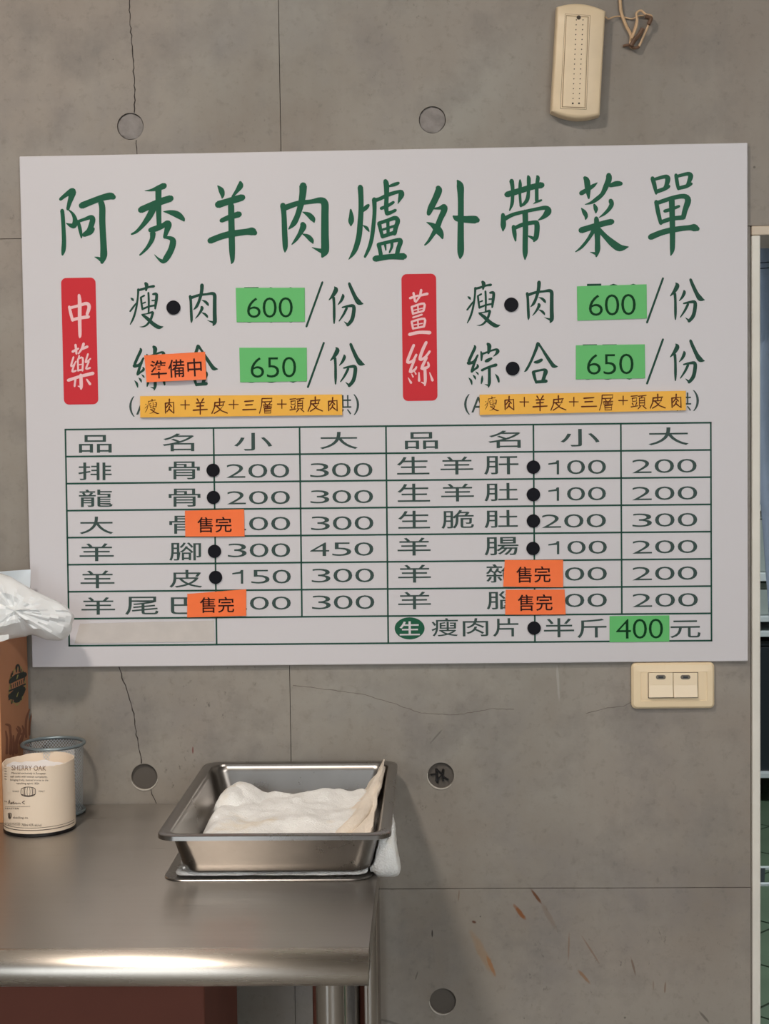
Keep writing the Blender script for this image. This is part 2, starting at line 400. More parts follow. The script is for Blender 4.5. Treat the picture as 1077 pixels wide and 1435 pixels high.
# brush-written characters: strokes (x, y, width) in a 10.77 px grid
G = {
'A': [[(105,368,45),(190,300,60),(285,250,95),(270,330,80),(240,420,60),(215,515,45)],
      [(225,525,15),(290,590,40),(325,680,65),(310,765,75),(250,760,50),(190,728,8)],
      [(130,540,55),(140,640,55),(150,800,55),(158,1000,60),(150,1130,60),(135,1205,30)],
      [(425,465,90),(560,410,85),(720,350,85),(850,320,95),(900,335,80)],
      [(370,700,40),(395,800,50),(415,900,40),(420,950,20)],
      [(380,700,40),(470,670,45),(560,640,60),(590,670,75),(570,760,75),(530,850,70),(460,905,60)],
      [(460,905,60),(560,870,55),(600,815,45)],
      [(715,410,80),(735,500,85),(735,700,85),(745,900,85),(755,1100,90),(755,1220,95),(730,1320,50)],
      [(740,1300,60),(680,1260,40),(620,1240,8)]],
'B': [[(300,240,8),(400,230,35),(500,200,70),(590,165,85)],[(505,210,85),(505,400,80),(510,600,70),(515,780,65)],
      [(240,530,90),(400,460,90),(550,400,95),(690,355,90)],[(440,480,90),(370,620,85),(270,760,60),(170,860,40),(100,895,25)],
      [(580,555,8),(680,565,60),(790,600,90),(870,660,60),(890,690,30)],[(385,835,70),(470,810,80),(560,775,70),(640,725,70),(655,760,90),(625,860,65),(600,940,50)],
      [(420,880,80),(410,970,65),(350,1080,50),(280,1160,35),(225,1210,22)],[(600,945,30),(680,955,55),(725,1000,85),(700,1120,85),(630,1250,85),(575,1305,60),(510,1270,30),(445,1205,8)]],
'C': [[(268,165,15),(320,230,75),(340,300,60),(335,350,20)],[(610,115,45),(610,165,80),(560,240,55),(490,330,30)],
      [(275,450,100),(400,410,90),(540,370,95),(640,340,90)],[(325,690,60),(460,635,75),(590,595,85)],
      [(155,995,85),(320,930,85),(480,890,90),(700,860,85),(785,855,110),(825,875,80)],
      [(470,460,85),(475,700,85),(480,950,85),(485,1150,80),(490,1290,55),(475,1340,15)]],
'D': [[(175,460,80),(190,600,70),(200,850,75),(210,1080,70),(205,1165,18)],[(200,500,80),(400,430,70),(600,405,62),(740,385,85),(805,430,100),(808,600,100),(808,900,105),(812,1100,110),(800,1170,100),(768,1235,35)],
      [(790,1160,80),(700,1130,40),(615,1095,8)],[(480,165,105),(475,280,95),(450,430,85),(400,600,75),(340,730,75),(262,818,18)],
      [(470,560,10),(560,600,65),(625,665,70),(645,715,20)],[(475,750,80),(480,790,85),(430,890,60),(370,980,45),(310,1050,15)],
      [(465,890,8),(550,930,60),(608,990,60),(628,1035,15)]],
'E': [[(120,580,25),(130,680,65),(125,760,75),(123,825,15)],[(265,240,75),(275,400,70),(275,600,70),(262,800,75),(245,980,75),(200,1150,70),(150,1250,50),(90,1330,10)],
      [(300,600,40),(350,550,60),(385,515,45)],[(305,815,10),(360,855,45),(395,905,20)],
      [(475,425,65),(480,600,55),(465,800,55),(440,1000,55),(400,1150,50),(335,1290,35)],
      [(480,440,60),(560,415,50),(700,350,55),(870,305,48),(885,350,80),(860,420,50),(832,490,8)],
      [(645,150,65),(660,220,75),(660,400,60),(655,540,60),(665,640,55)],[(700,225,30),(780,200,50),(840,178,40)],
      [(580,560,45),(680,520,45),(765,468,40)],[(665,640,55),(730,620,48),(795,588,42)],
      [(550,790,60),(570,880,48),(600,990,50)],[(545,785,50),(680,740,50),(790,705,60),(830,750,65),(800,850,60),(780,940,60)],[(600,985,50),(780,925,55)],
      [(680,750,45),(685,960,45)],[(600,882,32),(790,822,36)],
      [(545,1110,65),(560,1180,55),(575,1260,55)],[(535,1105,48),(700,1065,48),(855,1035,55),(870,1075,65),(840,1160,60),(820,1250,60)],
      [(640,1110,35),(650,1190,18)],[(740,1080,42),(740,1140,38),(705,1225,22)],[(490,1320,85),(700,1290,72),(900,1285,90),(930,1285,80)]],
'F': [[(310,255,80),(315,300,95),(260,430,88),(200,550,85),(165,640,60)],[(230,565,20),(330,555,45),(395,540,85),(395,600,85),(340,720,75),(290,850,78),(220,970,52),(160,1060,38),(108,1112,22)],
      [(135,770,10),(220,810,60),(300,880,105),(350,945,80),(373,1010,30)],[(600,140,25),(640,220,95),(650,400,82),(650,700,82),(648,1000,88),(648,1220,88),(640,1310,30)],
      [(540,680,30),(590,710,80),(700,725,90),(860,730,105),(900,738,75)]],
'G': [[(215,405,80),(400,350,80),(600,290,78),(740,262,85)],[(285,200,65),(300,300,52),(300,440,48),(290,550,46),(255,645,18)],
      [(412,185,22),(415,260,48),(410,400,38),(425,580,36)],[(535,130,35),(545,180,55),(540,350,46),(525,470,55),(480,540,44),(435,570,36)],
      [(672,130,35),(682,160,52),(665,300,50),(665,500,52)],[(612,548,6),(665,515,30),(735,490,28)],
      [(155,710,55),(160,800,70),(160,880,72),(155,955,18)],[(165,780,65),(300,710,52),(450,670,48),(640,630,48),(800,605,60),(835,660,95),(770,740,58),(685,793,12)],
      [(490,670,78),(495,900,74),(490,1150,72),(490,1290,68),(487,1385,18)],[(315,890,55),(330,1000,58),(345,1105,22)],
      [(335,912,50),(450,860,56),(640,825,56),(668,860,72),(665,980,72),(650,1060,66),(622,1108,30)],[(640,1080,50),(580,1050,38),(532,1030,15)]],
'H': [[(262,155,55),(290,200,80),(305,330,75),(318,460,28)],[(205,385,65),(300,330,58),(390,270,48),(448,227,10)],
      [(620,115,75),(620,180,82),(570,300,72),(520,400,58),(430,480,58),(350,530,38),(262,555,8)],[(640,270,50),(730,243,75),(800,240,62)],
      [(207,610,12),(250,670,60),(278,730,52),(270,780,18)],[(402,560,32),(425,620,60),(425,680,22)],[(650,500,65),(663,555,62),(620,630,52),(550,700,38),(472,753,8)],
      [(205,945,85),(350,900,80),(550,840,80),(665,815,80)],[(432,765,60),(445,900,85),(450,1100,72),(450,1240,74),(432,1340,25)],[(440,1300,48),(342,1275,8)],
      [(390,950,60),(310,1080,45),(210,1200,38),(118,1270,12)],[(470,930,60),(570,1040,70),(690,1150,98),(790,1210,95),(915,1195,14)]],
'I': [[(150,160,60),(180,270,58),(205,390,35)],[(190,172,42),(340,135,55),(380,165,72),(360,260,58),(330,310,45)],[(215,360,55),(330,318,55),(395,282,48)],
      [(503,110,48),(520,220,52),(540,320,42)],[(530,128,42),(680,92,52),(725,125,70),(700,210,56),(680,260,48)],[(550,308,50),(660,280,52),(735,243,40)],
      [(205,515,58),(235,680,58),(275,840,50)],[(230,530,56),(440,460,60),(620,430,66),(685,490,85),(640,640,72),(618,735,68)],[(285,820,56),(440,770,58),(620,750,62)],
      [(335,655,48),(440,625,46),(548,582,38)],[(440,490,80),(445,700,76),(450,950,74),(450,1150,72),(445,1250,60),(425,1325,14)],
      [(120,1048,82),(300,975,78),(500,930,76),(700,905,70),(775,905,100),(825,922,70)]],
# smaller characters, other grids
'shou': [[(520,130,75),(545,180,88),(530,310,40)],[(330,300,55),(450,270,56),(600,220,48),(725,200,65)],[(335,280,58),(325,450,45),(300,650,48),(260,850,48),(200,1030,48),(132,1160,22)],
      [(148,498,22),(190,530,58),(215,572,18)],[(290,610,20),(220,710,45),(130,830,40)],[(400,480,48),(415,620,48),(440,780,48)],[(400,480,35),(485,433,44)],[(450,630,30),(512,603,38)],
      [(440,775,48),(600,710,44),(765,680,48)],[(590,365,48),(600,600,48),(595,870,40)],[(705,400,50),(780,395,68),(798,450,68),(780,600,68),(760,765,42)],[(680,560,34),(770,555,38)],
      [(425,910,30),(560,890,30),(690,855,58),(688,920,58),(640,1050,58),(560,1160,48),(470,1215,34),(370,1220,6)],[(440,920,50),(560,1010,80),(700,1140,88),(850,1230,88),(960,1215,14)]],
'slash': [[(318,125,32),(50,868,32)]],
'fen': [[(522,205,20),(545,250,68),(500,340,55),(428,423,14)],[(505,385,45),(513,500,40),(515,700,42),(514,815,22)],[(658,330,22),(663,365,48),(630,440,40),(578,503,12)],
      [(768,148,44),(800,230,52),(870,380,62),(930,465,78),(1000,488,14)],[(652,548,25),(760,525,40),(840,530,55),(840,640,58),(810,760,58),(742,845,48)],[(745,840,40),(682,786,8)],
      [(725,560,40),(670,670,35),(597,778,16)]],
'zong': [[(300,145,30),(310,190,58),(240,340,58),(180,480,58)],[(170,520,75),(250,510,58),(310,460,50),(368,352,40)],[(330,440,50),(290,540,52),(245,690,58)],
      [(360,555,30),(370,600,52),(300,660,40),(240,705,48)],[(322,702,6),(365,740,34),(385,773,16)],[(262,772,6),(305,820,44),(325,873,16)],[(172,832,6),(225,900,48),(245,983,20)],
      [(590,110,65),(620,160,85),(600,305,50)],[(442,275,30),(455,350,52),(450,465,30)],[(450,330,48),(560,290,38),(700,240,38),(780,228,50),(800,270,75),(760,330,40),(702,378,8)],
      [(545,480,55),(590,460,70),(665,418,46)],[(460,675,50),(600,610,48),(765,560,65)],[(620,610,58),(622,800,58),(620,950,62),(600,1040,22)],[(610,1005,40),(518,975,6)],
      [(465,795,16),(465,870,48),(447,960,26)],[(742,752,6),(800,830,52),(825,925,36)]],
'he': [[(465,100,60),(440,200,68),(370,380,58),(290,560,54),(200,720,48),(152,758,10)],[(480,105,58),(560,220,48),(660,380,68),(780,560,78),(840,628,86),(930,640,14)],
      [(395,540,48),(470,530,74),(555,485,66)],[(365,770,75),(390,880,66),(430,1015,50)],[(360,765,58),(480,735,48),(620,715,58),(650,760,95),(620,860,78),(590,960,78)],[(435,1000,66),(560,990,68),(660,980,76)]],
'zhong': [[(238,222,26),(245,300,36),(245,500,34),(248,650,30),(246,684,12)],[(132,348,26),(150,430,28),(168,497,26)],[(142,360,26),(240,335,28),(320,312,32),(348,350,34),(325,430,28)],[(165,490,30),(250,470,30),(340,457,32)]],
'yao': [[(200,762,22),(210,858,20)],[(170,835,26),(232,802,18)],[(288,750,26),(270,800,22),(232,858,14)],[(268,808,22),(328,782,26)],
      [(240,880,16),(228,920,14)],[(225,920,17),(228,1045,17)],[(225,918,15),(278,905,18),(275,1042,18)],[(230,980,11),(275,972,11)],[(228,1040,17),(275,1032,17)],
      [(178,895,17),(152,990,18),(178,982,14),(205,942,14)],[(192,965,15),(165,1050,18),(205,1042,17)],[(335,862,17),(310,950,18),(340,932,15),(362,912,14)],[(345,945,16),(315,1020,18),(358,1012,18)],
      [(122,1147,30),(250,1105,28),(388,1072,34)],[(258,1090,30),(262,1200,32),(260,1240,20)],[(262,1222,18),(228,1210,8)],[(200,1130,20),(190,1212,18)],[(322,1137,14),(358,1188,26)]],
'jiang': [[(187,237,22),(203,325,22)],[(150,293,24),(235,265,18)],[(270,205,24),(255,270,22),(212,338,14)],[(260,264,22),(338,246,26)],
      [(167,390,20),(182,466,20)],[(167,388,18),(300,352,22),(295,430,22)],[(182,462,18),(295,432,20)],[(235,375,14),(238,450,14)],[(190,425,11),(285,402,11)],[(182,503,17),(278,472,18)],
      [(167,550,20),(182,626,20)],[(167,548,18),(305,517,22),(300,602,22)],[(182,624,18),(298,602,20)],[(235,535,14),(238,612,14)],[(190,585,11),(285,567,11)],[(145,688,32),(250,665,30),(364,668,34)]],
'si': [[(190,804,26),(150,900,28),(122,988,28),(180,973,24),(218,908,22)],[(200,960,22),(150,1092,26),(203,1068,22),(218,1042,18)],[(128,1157,6),(160,1212,24)],[(167,1117,8),(182,1148,16)],[(197,1087,8),(213,1118,16)],
      [(325,774,28),(285,860,30),(257,957,28),(310,938,24),(363,872,22)],[(330,940,24),(277,1057,28),(348,1037,24),(344,992,20)],[(310,1050,28),(315,1180,28),(310,1240,16)],[(310,1222,20),(268,1205,6)],[(246,1102,12),(248,1190,24)],[(362,1102,9),(393,1186,26)]],
}
# small kai-style characters in a 100 x 100 grid, lines of even weight
K = {
'pi': [[(20,25),(16,60),(0,98)],[(20,27),(82,20),(72,38)],[(50,0),(50,47)],[(22,48),(74,44),(50,76),(15,98)],[(34,52),(62,80),(100,96)]],
'san': [[(15,14),(82,8)],[(22,46),(74,42)],[(0,88),(100,84)]],
'ceng': [[(18,4),(88,2),(86,24)],[(20,26),(86,23)],[(18,4),(15,50),(0,100)],[(38,32),(46,42)],[(76,30),(66,42)],[(28,46),(88,43),(86,62),(30,65),(28,46)],[(57,45),(57,63)],[(37,55),(78,54)],[(35,72),(82,69),(80,98),(37,99),(35,72)],[(38,85),(80,84)]],
'tou': [[(0,12),(42,8)],[(8,26),(38,23),(36,45),(10,48),(8,26)],[(8,60),(15,75)],[(38,55),(30,75)],[(0,86),(45,78)],[(48,12),(100,6)],[(74,10),(68,22)],[(55,25),(90,22),(90,75),(55,77),(55,25)],[(55,42),(90,40)],[(55,58),(90,57)],[(62,80),(46,100)],[(80,80),(100,98)]],
'yang': [[(28,2),(38,18)],[(72,0),(60,18)],[(22,28),(78,24)],[(26,48),(74,45)],[(0,74),(100,68)],[(50,26),(50,100)]],
'rou': [[(10,28),(12,96)],[(10,28),(88,22),(90,96),(76,88)],[(48,0),(46,30),(20,58)],[(48,34),(68,50)],[(50,52),(42,70),(24,86)],[(46,68),(70,84)]],
'plus': [[(0,50),(100,50)],[(50,0),(50,100)]],
}
def glyph(b, name, ox, oy, sc_, surf, wf=1.0):
    for st in G[name]: ribbon(b, st, lambda x, y: (ox + x / sc_, oy + y / sc_), surf, wf / sc_)
def kglyph(b, name, x0, y0, x1, y1, surf, w=1.7):
    for st in K[name]:
        ribbon(b, [(x, y, w * (1.15 if i == 0 else 0.9)) for i, (x, y) in enumerate(st)],
               lambda x, y: (x0 + x / 100 * (x1 - x0), y0 + y / 100 * (y1 - y0)), surf, 1.0, n=1)

# ================================================================== SETTING
ZC = 2.85
JX = -0.2071; JZ1 = 1.665; JZ0 = 0.711; DX = 0.4600; DX1 = 1.38; g = 0.0005
TIES = [(-0.4228, 1.379 + 0.4431, 0.0022, 'plug'), (0.0098, 1.379 + 0.4440, 0.0022, 'plug'), (-0.4230, 1.379 - 0.4994, 0.006, 'plug'),
        (0.0112, 1.379 - 0.5005, 0.009, 'plugdark'), (0.0103, 1.379 - 0.8356, 0.007, 'plugdark')]
wall = thing('wall_back', (0, 0, 0), kind='structure')
slab = MB().box(-2.6, DX - 0.002, 0.005, 0.15, 0, ZC).box(DX1 + 0.002, 2.6, 0.005, 0.15, 0, ZC).box(DX - 0.002, DX1 + 0.002, 0.005, 0.15, JZ1 + 0.002, ZC)
slab.obj('wall_core', M['groove'], wall)
for (x0, x1, z0, z1) in [(-2.6, JX, JZ1, 2.62), (JX, 1.60, JZ1, 2.62), (1.60, 2.6, JZ1, 2.62), (-2.6, JX, 2.62, ZC), (JX, 2.6, 2.62, ZC),
                         (-2.6, JX, JZ0, JZ1), (JX, DX, JZ0, JZ1), (-2.6, JX, 0, JZ0), (JX, DX, 0, JZ0), (DX1, 2.6, 0, JZ1)]:
    a = MB().box(x0 + g, x1 - g, 0.0, 0.02, z0 + g, z1 - g)
    holes = [t for t in TIES if x0 < t[0] < x1 and z0 < t[1] < z1]
    if not holes:
        a.obj('concrete_panel', M['concrete'], wall); continue
    # front face with round holes: build as slab and cut with a boolean
    o = a.obj('concrete_panel', M['concrete'], wall)
    cb = MB()
    for (tx, tz, td, _) in holes: cb.cyl((tx, -0.01, tz), (0, 1, 0), 0.0192, 0.022, 40)
    co = cb.obj('cutter', M['ring'])
    md = o.modifiers.new('b', 'BOOLEAN'); md.operation = 'DIFFERENCE'; md.object = co; md.solver = 'EXACT'
    bpy.context.view_layer.update()
    me = bpy.data.meshes.new_from_object(o.evaluated_get(bpy.context.evaluated_depsgraph_get()))
    o.modifiers.clear(); o.data = me
    me.materials.clear(); me.materials.append(M['concrete'])
    for p in me.polygons: p.material_index = 0
    bpy.data.objects.remove(co)
for (tx, tz, td, mm) in TIES:
    b = MB(); n = 30; rnd = random.Random(tx * 10 + tz)
    rs = [0.0183 + rnd.uniform(-0.0006, 0.0003) for _ in range(n)]
    L = []
    for (y, k) in ((0.0119, 1), (td + 0.001, 1), (td, 0.9), (td + 0.0008, 0.4)):
        L.append([(tx + rs[i] * k * math.cos(2 * math.pi * i / n), y, tz + rs[i] * k * math.sin(2 * math.pi * i / n)) for i in range(n)])
    b.loops(L); b.obj('tie_hole_plug', M[mm], wall, smooth=True, angle=50)
# pale mortar lip smeared round the lower edge of three tie holes
for (tx, tz, a0, a1) in ((TIES[2][0], TIES[2][1], 200, 350), (TIES[3][0], TIES[3][1], 170, 320), (TIES[4][0], TIES[4][1], 180, 300)):
    pts = [(tx + 0.0198 * math.cos(math.radians(a)), -0.0004, tz + 0.0198 * math.sin(math.radians(a))) for a in range(a0, a1 + 1, 10)]
    MB().tube(pts, [0.0004 + 0.0009 * math.sin(math.pi * i / (len(pts) - 1)) for i in range(len(pts))], 6).obj('mortar_lip', M['lip'], wall, smooth=True)
# cut wire ends left in the open tie hole
b = MB()
for pl in ([(603, 1086), (612, 1084), (611, 1095)], [(611, 1077), (613, 1097)], [(611, 1078), (618, 1084), (621, 1079)], [(621, 1078), (620, 1088), (628, 1093)], [(613, 1093), (619, 1086), (621, 1095)]):
    b.tube([onY(x, y, 0.003 + 0.001 * (i % 2)) for i, (x, y) in enumerate(pl)], 0.0016, 6)
b.obj('cut_wire_end', M['blackrim'], wall)

def line_on_wall(pts, w, m, name='crack', jit=0.9, seed=1):
    rnd = random.Random(seed); Q = []
    for i in range(len(pts) - 1):
        (xa, ya), (xb, yb) = pts[i], pts[i + 1]
        n = max(2, int(math.hypot(xb - xa, yb - ya) / 5))
        for k in range(n):
            t = k / n; Q.append((xa + (xb - xa) * t + rnd.uniform(-jit, jit), ya + (yb - ya) * t + rnd.uniform(-jit, jit) * 0.6))
    Q.append(pts[-1]); b = MB(); vs = []
    for i, (x, y) in enumerate(Q):
        a, c = Q[max(0, i - 1)], Q[min(len(Q) - 1, i + 1)]
        tx, ty = c[0] - a[0], c[1] - a[1]; l = math.hypot(tx, ty) or 1
        ww = w * rnd.uniform(0.6, 1.2) / 2
        vs.append(onY(x - ty / l * ww, y + tx / l * ww, -0.00025)); vs.append(onY(x + ty / l * ww, y - tx / l * ww, -0.00025))
    b.add(vs, [(2 * i, 2 * i + 1, 2 * i + 3, 2 * i + 2) for i in range(len(Q) - 1)])
    b.obj(name, m, wall)
line_on_wall([(181, -6), (182, 30), (186, 70), (187, 100), (189, 135), (188, 158)], 1.5, M['crack'], seed=1)
line_on_wall([(190.5, 196), (192, 218)], 1.3, M['crack'], seed=2, jit=0.4)
line_on_wall([(167, 934), (173, 955), (180, 975), (187, 1000), (191, 1030), (197, 1060), (198, 1070)], 1.5, M['crack'], seed=3)
line_on_wall([(211, 1104), (213, 1113), (219, 1126)], 1.3, M['crack'], seed=4, jit=0.4)
line_on_wall([(410, 960), (455, 966), (505, 972), (545, 984), (590, 999), (640, 1002), (690, 993), (720, 994)], 0.9, M['crackfaint'], seed=5)
line_on_wall([(820, 1000), (850, 992), (872, 990), (884, 984)], 1.0, M['crackfaint'], seed=6)

# other room surfaces
MB().box(-2.6, 2.6, -4.5, 0.15, -0.05, 0.0).obj('floor', M['floor'], kind='structure')
MB().box(-2.6, 2.6, -4.5, 4.2, ZC, ZC + 0.1).obj('ceiling', M['paint'], kind='structure')
MB().box(-2.7, -2.6, -4.5, 4.2, 0, ZC).obj('wall_left', M['wallp'], kind='structure')
MB().box(2.6, 2.7, -4.5, 4.2, 0, ZC).obj('wall_right', M['wallp'], kind='structure')
MB().box(-2.6, 2.6, 4.2, 4.3, 0, ZC).obj('wall_kitchen', M['wallp'], kind='structure')

wf = thing('wall_daylight_mask', (0, -4.55, 0), kind='structure')  # unseen wall, added so that its openings narrow the daylight and its reflections
for (x0, x1, z0, z1) in ((-2.6, -1.55, 0, ZC), (-0.70, 0.75, 0, ZC), (2.35, 2.6, 0, ZC), (-1.55, -0.70, 2.45, ZC), (0.75, 2.35, 2.45, ZC), (0.75, 2.35, 0, 0.85)):
    MB().box(x0, x1, -4.6, -4.5, z0, z1).obj('daylight_mask_piece', M['wallp'], wf)
# door frame
dr = thing('door_1', (DX, 0, 0), kind='structure')
pf = []
MB().box(DX + 0.0006, DX + 0.0125, -0.006, 0.16, 0, JZ1 - 0.014).obj('jamb', M['frame'], dr, bevel=0.0015)
MB().box(DX1 - 0.0125, DX1 - 0.0006, -0.006, 0.16, 0, JZ1 - 0.014).obj('jamb', M['frame'], dr, bevel=0.0015)
MB().box(DX + 0.0006, DX1 - 0.0006, -0.006, 0.16, JZ1 - 0.0135, JZ1 - 0.0006).obj('header', M['header'], dr, bevel=0.0015)

# kitchen floor: diagonal green tiles, real joints
kf = thing('floor_kitchen', (0.9, 2.2, 0), kind='structure')
MB().box(-2.6, 2.6, 0.15, 4.2, -0.05, -0.004).obj('floor_joint_bed', M['gjoint'], kf)
tl = 0.30; tb = MB()
ca, sa = math.cos(math.radians(45)), math.sin(math.radians(45))
tm = None
for i in range(-16, 17):
    for j in range(-16, 17):
        u, v = i * tl, j * tl
        cx, cy = 0.95 + u * ca - v * sa, 2.2 + u * sa + v * ca
        if not (0.42 < cx < 2.3 and 0.4 < cy < 3.9): continue
        h = tl / 2 - 0.004
        if tm is None:
            MBt = MB(); P0 = [(cx + du * ca - dv * sa, cy + du * sa + dv * ca) for du, dv in ((-h, -h), (h, -h), (h, h), (-h, h))]
            MBt.prism([(x, y, 0.0) for x, y in P0], [(x, y, -0.006) for x, y in P0])
            o = MBt.obj('floor_tile', M['gtile'], kf, origin=(cx, cy, 0)); tm = o
        else:
            o = tm.copy(); link(o); o.location = Vector((cx, cy, 0)) - kf.location

# ================================================================== MENU BOARD
YS = -0.008; YP = YS - 0.00035
def S(px, py): return onY(px, py, YP)
c4 = [onY(*p, YS) for p in ((27, 220), (1048, 199), (1047, 927), (45, 935))]
sx0, sx1 = (c4[0].x + c4[3].x) / 2, (c4[1].x + c4[2].x) / 2
sz1, sz0 = (c4[0].z + c4[1].z) / 2, (c4[2].z + c4[3].z) / 2
sign = thing('menu_board', ((sx0 + sx1) / 2, YS, sz0), 'large white wall menu board with green brush lettering and a ruled price table', 'menu board')
MB().prism([(x, YS, z) for x, z in ((sx0, sz0), (sx1, sz0), (sx1, sz1), (sx0, sz1))],
           [(x, -0.0003, z) for x, z in ((sx0, sz0), (sx1, sz0), (sx1, sz1), (sx0, sz1))]).obj('board', M['board'], sign, bevel=0.0012)
# title, one mesh per character
for nm, ox, oy in (('A', 75, 245), ('B', 175, 245), ('C', 280, 245), ('D', 380, 245), ('E', 480, 240), ('F', 585, 240), ('G', 690, 235), ('H', 795, 235), ('I', 900, 235)):
    b = MB(); glyph(b, nm, ox, oy, 10.77, S, 1.12); b.obj('title_character', M['ink'], sign)
# red vertical panels
def S2(px, py): return onY(px, py, YP - 0.0003)
for (pts, gl) in ((((85, 390), (133, 388.5), (138.5, 566), (90, 567.5)), (('zhong', 80, 385), ('yao', 80, 385))),
                  (((562, 385), (611, 382.5), (612.5, 561), (564.5, 562.5)), (('jiang', 555, 380), ('si', 555, 380)))):
    q = [S(*p) for p in pts]
    xa, xb = (q[0].x + q[3].x) / 2, (q[1].x + q[2].x) / 2; za, zb = (q[2].z + q[3].z) / 2, (q[0].z + q[1].z) / 2
    rr = rrect(xa, xb, za, zb, 0.0075)
    rp = obj('red_panel', [(x, YP, z) for x, z in rr], [tuple(range(len(rr)))], M['red'], sign)
    b = MB()
    for n_, ox, oy in gl:
        b = MB(); glyph(b, n_, ox, oy, 7.754, S2, 1.15); b.obj('panel_character', M['pink'], rp)
# dish lines
def small_rou(b, ox, oy):
    # the title character at smaller size: grid 130..870 x 140..1250 fits 160..880 x 150..1200 at 17.95
    for st in G['D']:
        ribbon(b, st, lambda x, y: (ox + (160 + (x - 130) * 0.973) / 17.95, oy + (150 + (y - 140) * 0.946) / 17.95), S, 0.95 / 17.95)
for ox, oy, ox2, oy2 in ((175, 390, 255, 390), (647, 388, 727, 386)):
    b = MB(); glyph(b, 'shou', ox, oy, 17.95, S, 1.1); b.obj('dish_character', M['inkdark'], sign)
    b = MB(); small_rou(b, ox2, oy2); b.obj('dish_character', M['inkdark'], sign)
for ox, oy, ox2, oy2 in ((177, 479, 249, 478.5), (645, 475, 725, 475)):
    b = MB(); glyph(b, 'zong', ox, oy, 15.39, S, 1.1); b.obj('dish_character', M['inkdark'], sign)
    b = MB(); glyph(b, 'he', ox2, oy2, 16.57, S, 1.1); b.obj('dish_character', M['inkdark'], sign)
for ox, oy in ((425, 385), (427, 470), (903, 379.5), (903, 465)):
    b = MB(); glyph(b, 'slash', ox - (1 if ox > 900 else 0), oy, 11.97, S, 1.1); b.obj('slash_mark', M['inkdark'], sign)
    b = MB(); glyph(b, 'fen', ox, oy, 11.97, S, 1.1); b.obj('portion_character', M['inkdark'], sign)
# old prices that peep out from behind the green cards
for s_, x0, y0, x1, y1 in (('500', 338, 402.4, 421, 452.0), ('550', 341, 487.4, 424, 536.4), ('500', 818, 397.6, 901, 445.5), ('550', 812, 482.6, 895, 532.0)):
    for j, ch in enumerate(s_):
        b = MB(); w = (x1 - x0) / 3; put_text(b, ch, x0 + j * w + 1, y0, x0 + j * w + w - 1, y1, S); b.obj('covered_price_character', M['inkdark'], sign)
for (s_, x0, y0, x1, y1) in (('(', 181, 555.4, 188.5, 584), ('A', 190.5, 559, 211, 581), ('供', 468, 553.5, 492, 581), (')', 495, 552.5, 503, 581.5),
                            ('(', 650, 552.5, 658, 581), ('A', 660, 556, 680, 578), ('供', 944, 550, 968, 576), (')', 970.5, 546.7, 979, 575.8)):
    b = MB(); put_text(b, s_, x0, y0, x1, y1, S); b.obj('bracket_character', M['inkgrey'], sign)
# ruled table
def lx(t): return [a + (b_ - a) * t for a, b_ in ((91, 995.5), (602, 592.3))]
TL, TR, BL, BR = (91.5, 602), (995.5, 592.3), (97, 905), (996.5, 897.7)
def tp(u, v):
    """u across, v in rows (0..8)"""
    k = v / 8
    a = (TL[0] + (BL[0] - TL[0]) * k, TL[1] + (BL[1] - TL[1]) * k); c = (TR[0] + (BR[0] - TR[0]) * k, TR[1] + (BR[1] - TR[1]) * k)
    return (a[0] + (c[0] - a[0]) * u, a[1] + (c[1] - a[1]) * u)
b = MB()
def rule(p, q, w=2.4):
    dx, dy = q[0] - p[0], q[1] - p[1]; l = math.hypot(dx, dy); nx, ny = -dy / l * w / 2, dx / l * w / 2
    ex, ey = dx / l * w / 2, dy / l * w / 2
    b.add([S(p[0] + nx - ex, p[1] + ny - ey), S(q[0] + nx + ex, q[1] + ny + ey), S(q[0] - nx + ex, q[1] - ny + ey), S(p[0] - nx - ex, p[1] - ny - ey)], [(0, 1, 2, 3)])
for r in range(9): rule(tp(0, r), tp(1, r))
U = [0, (299 - 91.5) / 904, (419.5 - 91.5) / 904, (540.5 - 91.5) / 904, (747 - 91.5) / 904, (869.5 - 91.5) / 904, 1]
for i, u in enumerate(U): rule(tp(u, 0), tp(u, 7 if i in (2, 5) else 8), 2.3)
b.obj('table_rules', M['rule'], sign)
# table lettering
def LC(x, y): return (80 + x / 2.2915, 590 + y / 2.2915)
def RC(x, y): return (530 + x / 2.244, 590 + y / 2.244)
rowsL = [[('品', 70, 45, 175, 102), ('名', 338, 40, 440, 97), ('小', 568, 38, 690, 95), ('大', 843, 35, 965, 90)],
 [('排', 68, 133, 175, 190), ('骨', 358, 130, 458, 187), ('200', 543, 138, 745, 182), ('300', 812, 135, 1012, 180)],
 [('龍', 70, 220, 178, 276), ('骨', 358, 217, 460, 275), ('200', 545, 225, 747, 267), ('300', 813, 222, 1014, 264)],
 [('大', 72, 307, 180, 363), ('骨', 360, 304, 462, 362), ('200', 545, 308, 748, 351), ('300', 815, 306, 1015, 350)],
 [('羊', 72, 393, 182, 450), ('腳', 360, 390, 462, 448), ('300', 548, 393, 748, 437), ('450', 812, 390, 1015, 433)],
 [('羊', 75, 480, 184, 537), ('皮', 360, 478, 466, 535), ('150', 555, 478, 750, 522), ('300', 817, 474, 1017, 518)],
 [('羊', 78, 566, 186, 622), ('尾', 218, 564, 325, 622), ('巴', 365, 566, 470, 620), ('200', 548, 564, 750, 606), ('300', 818, 560, 1018, 604)]]
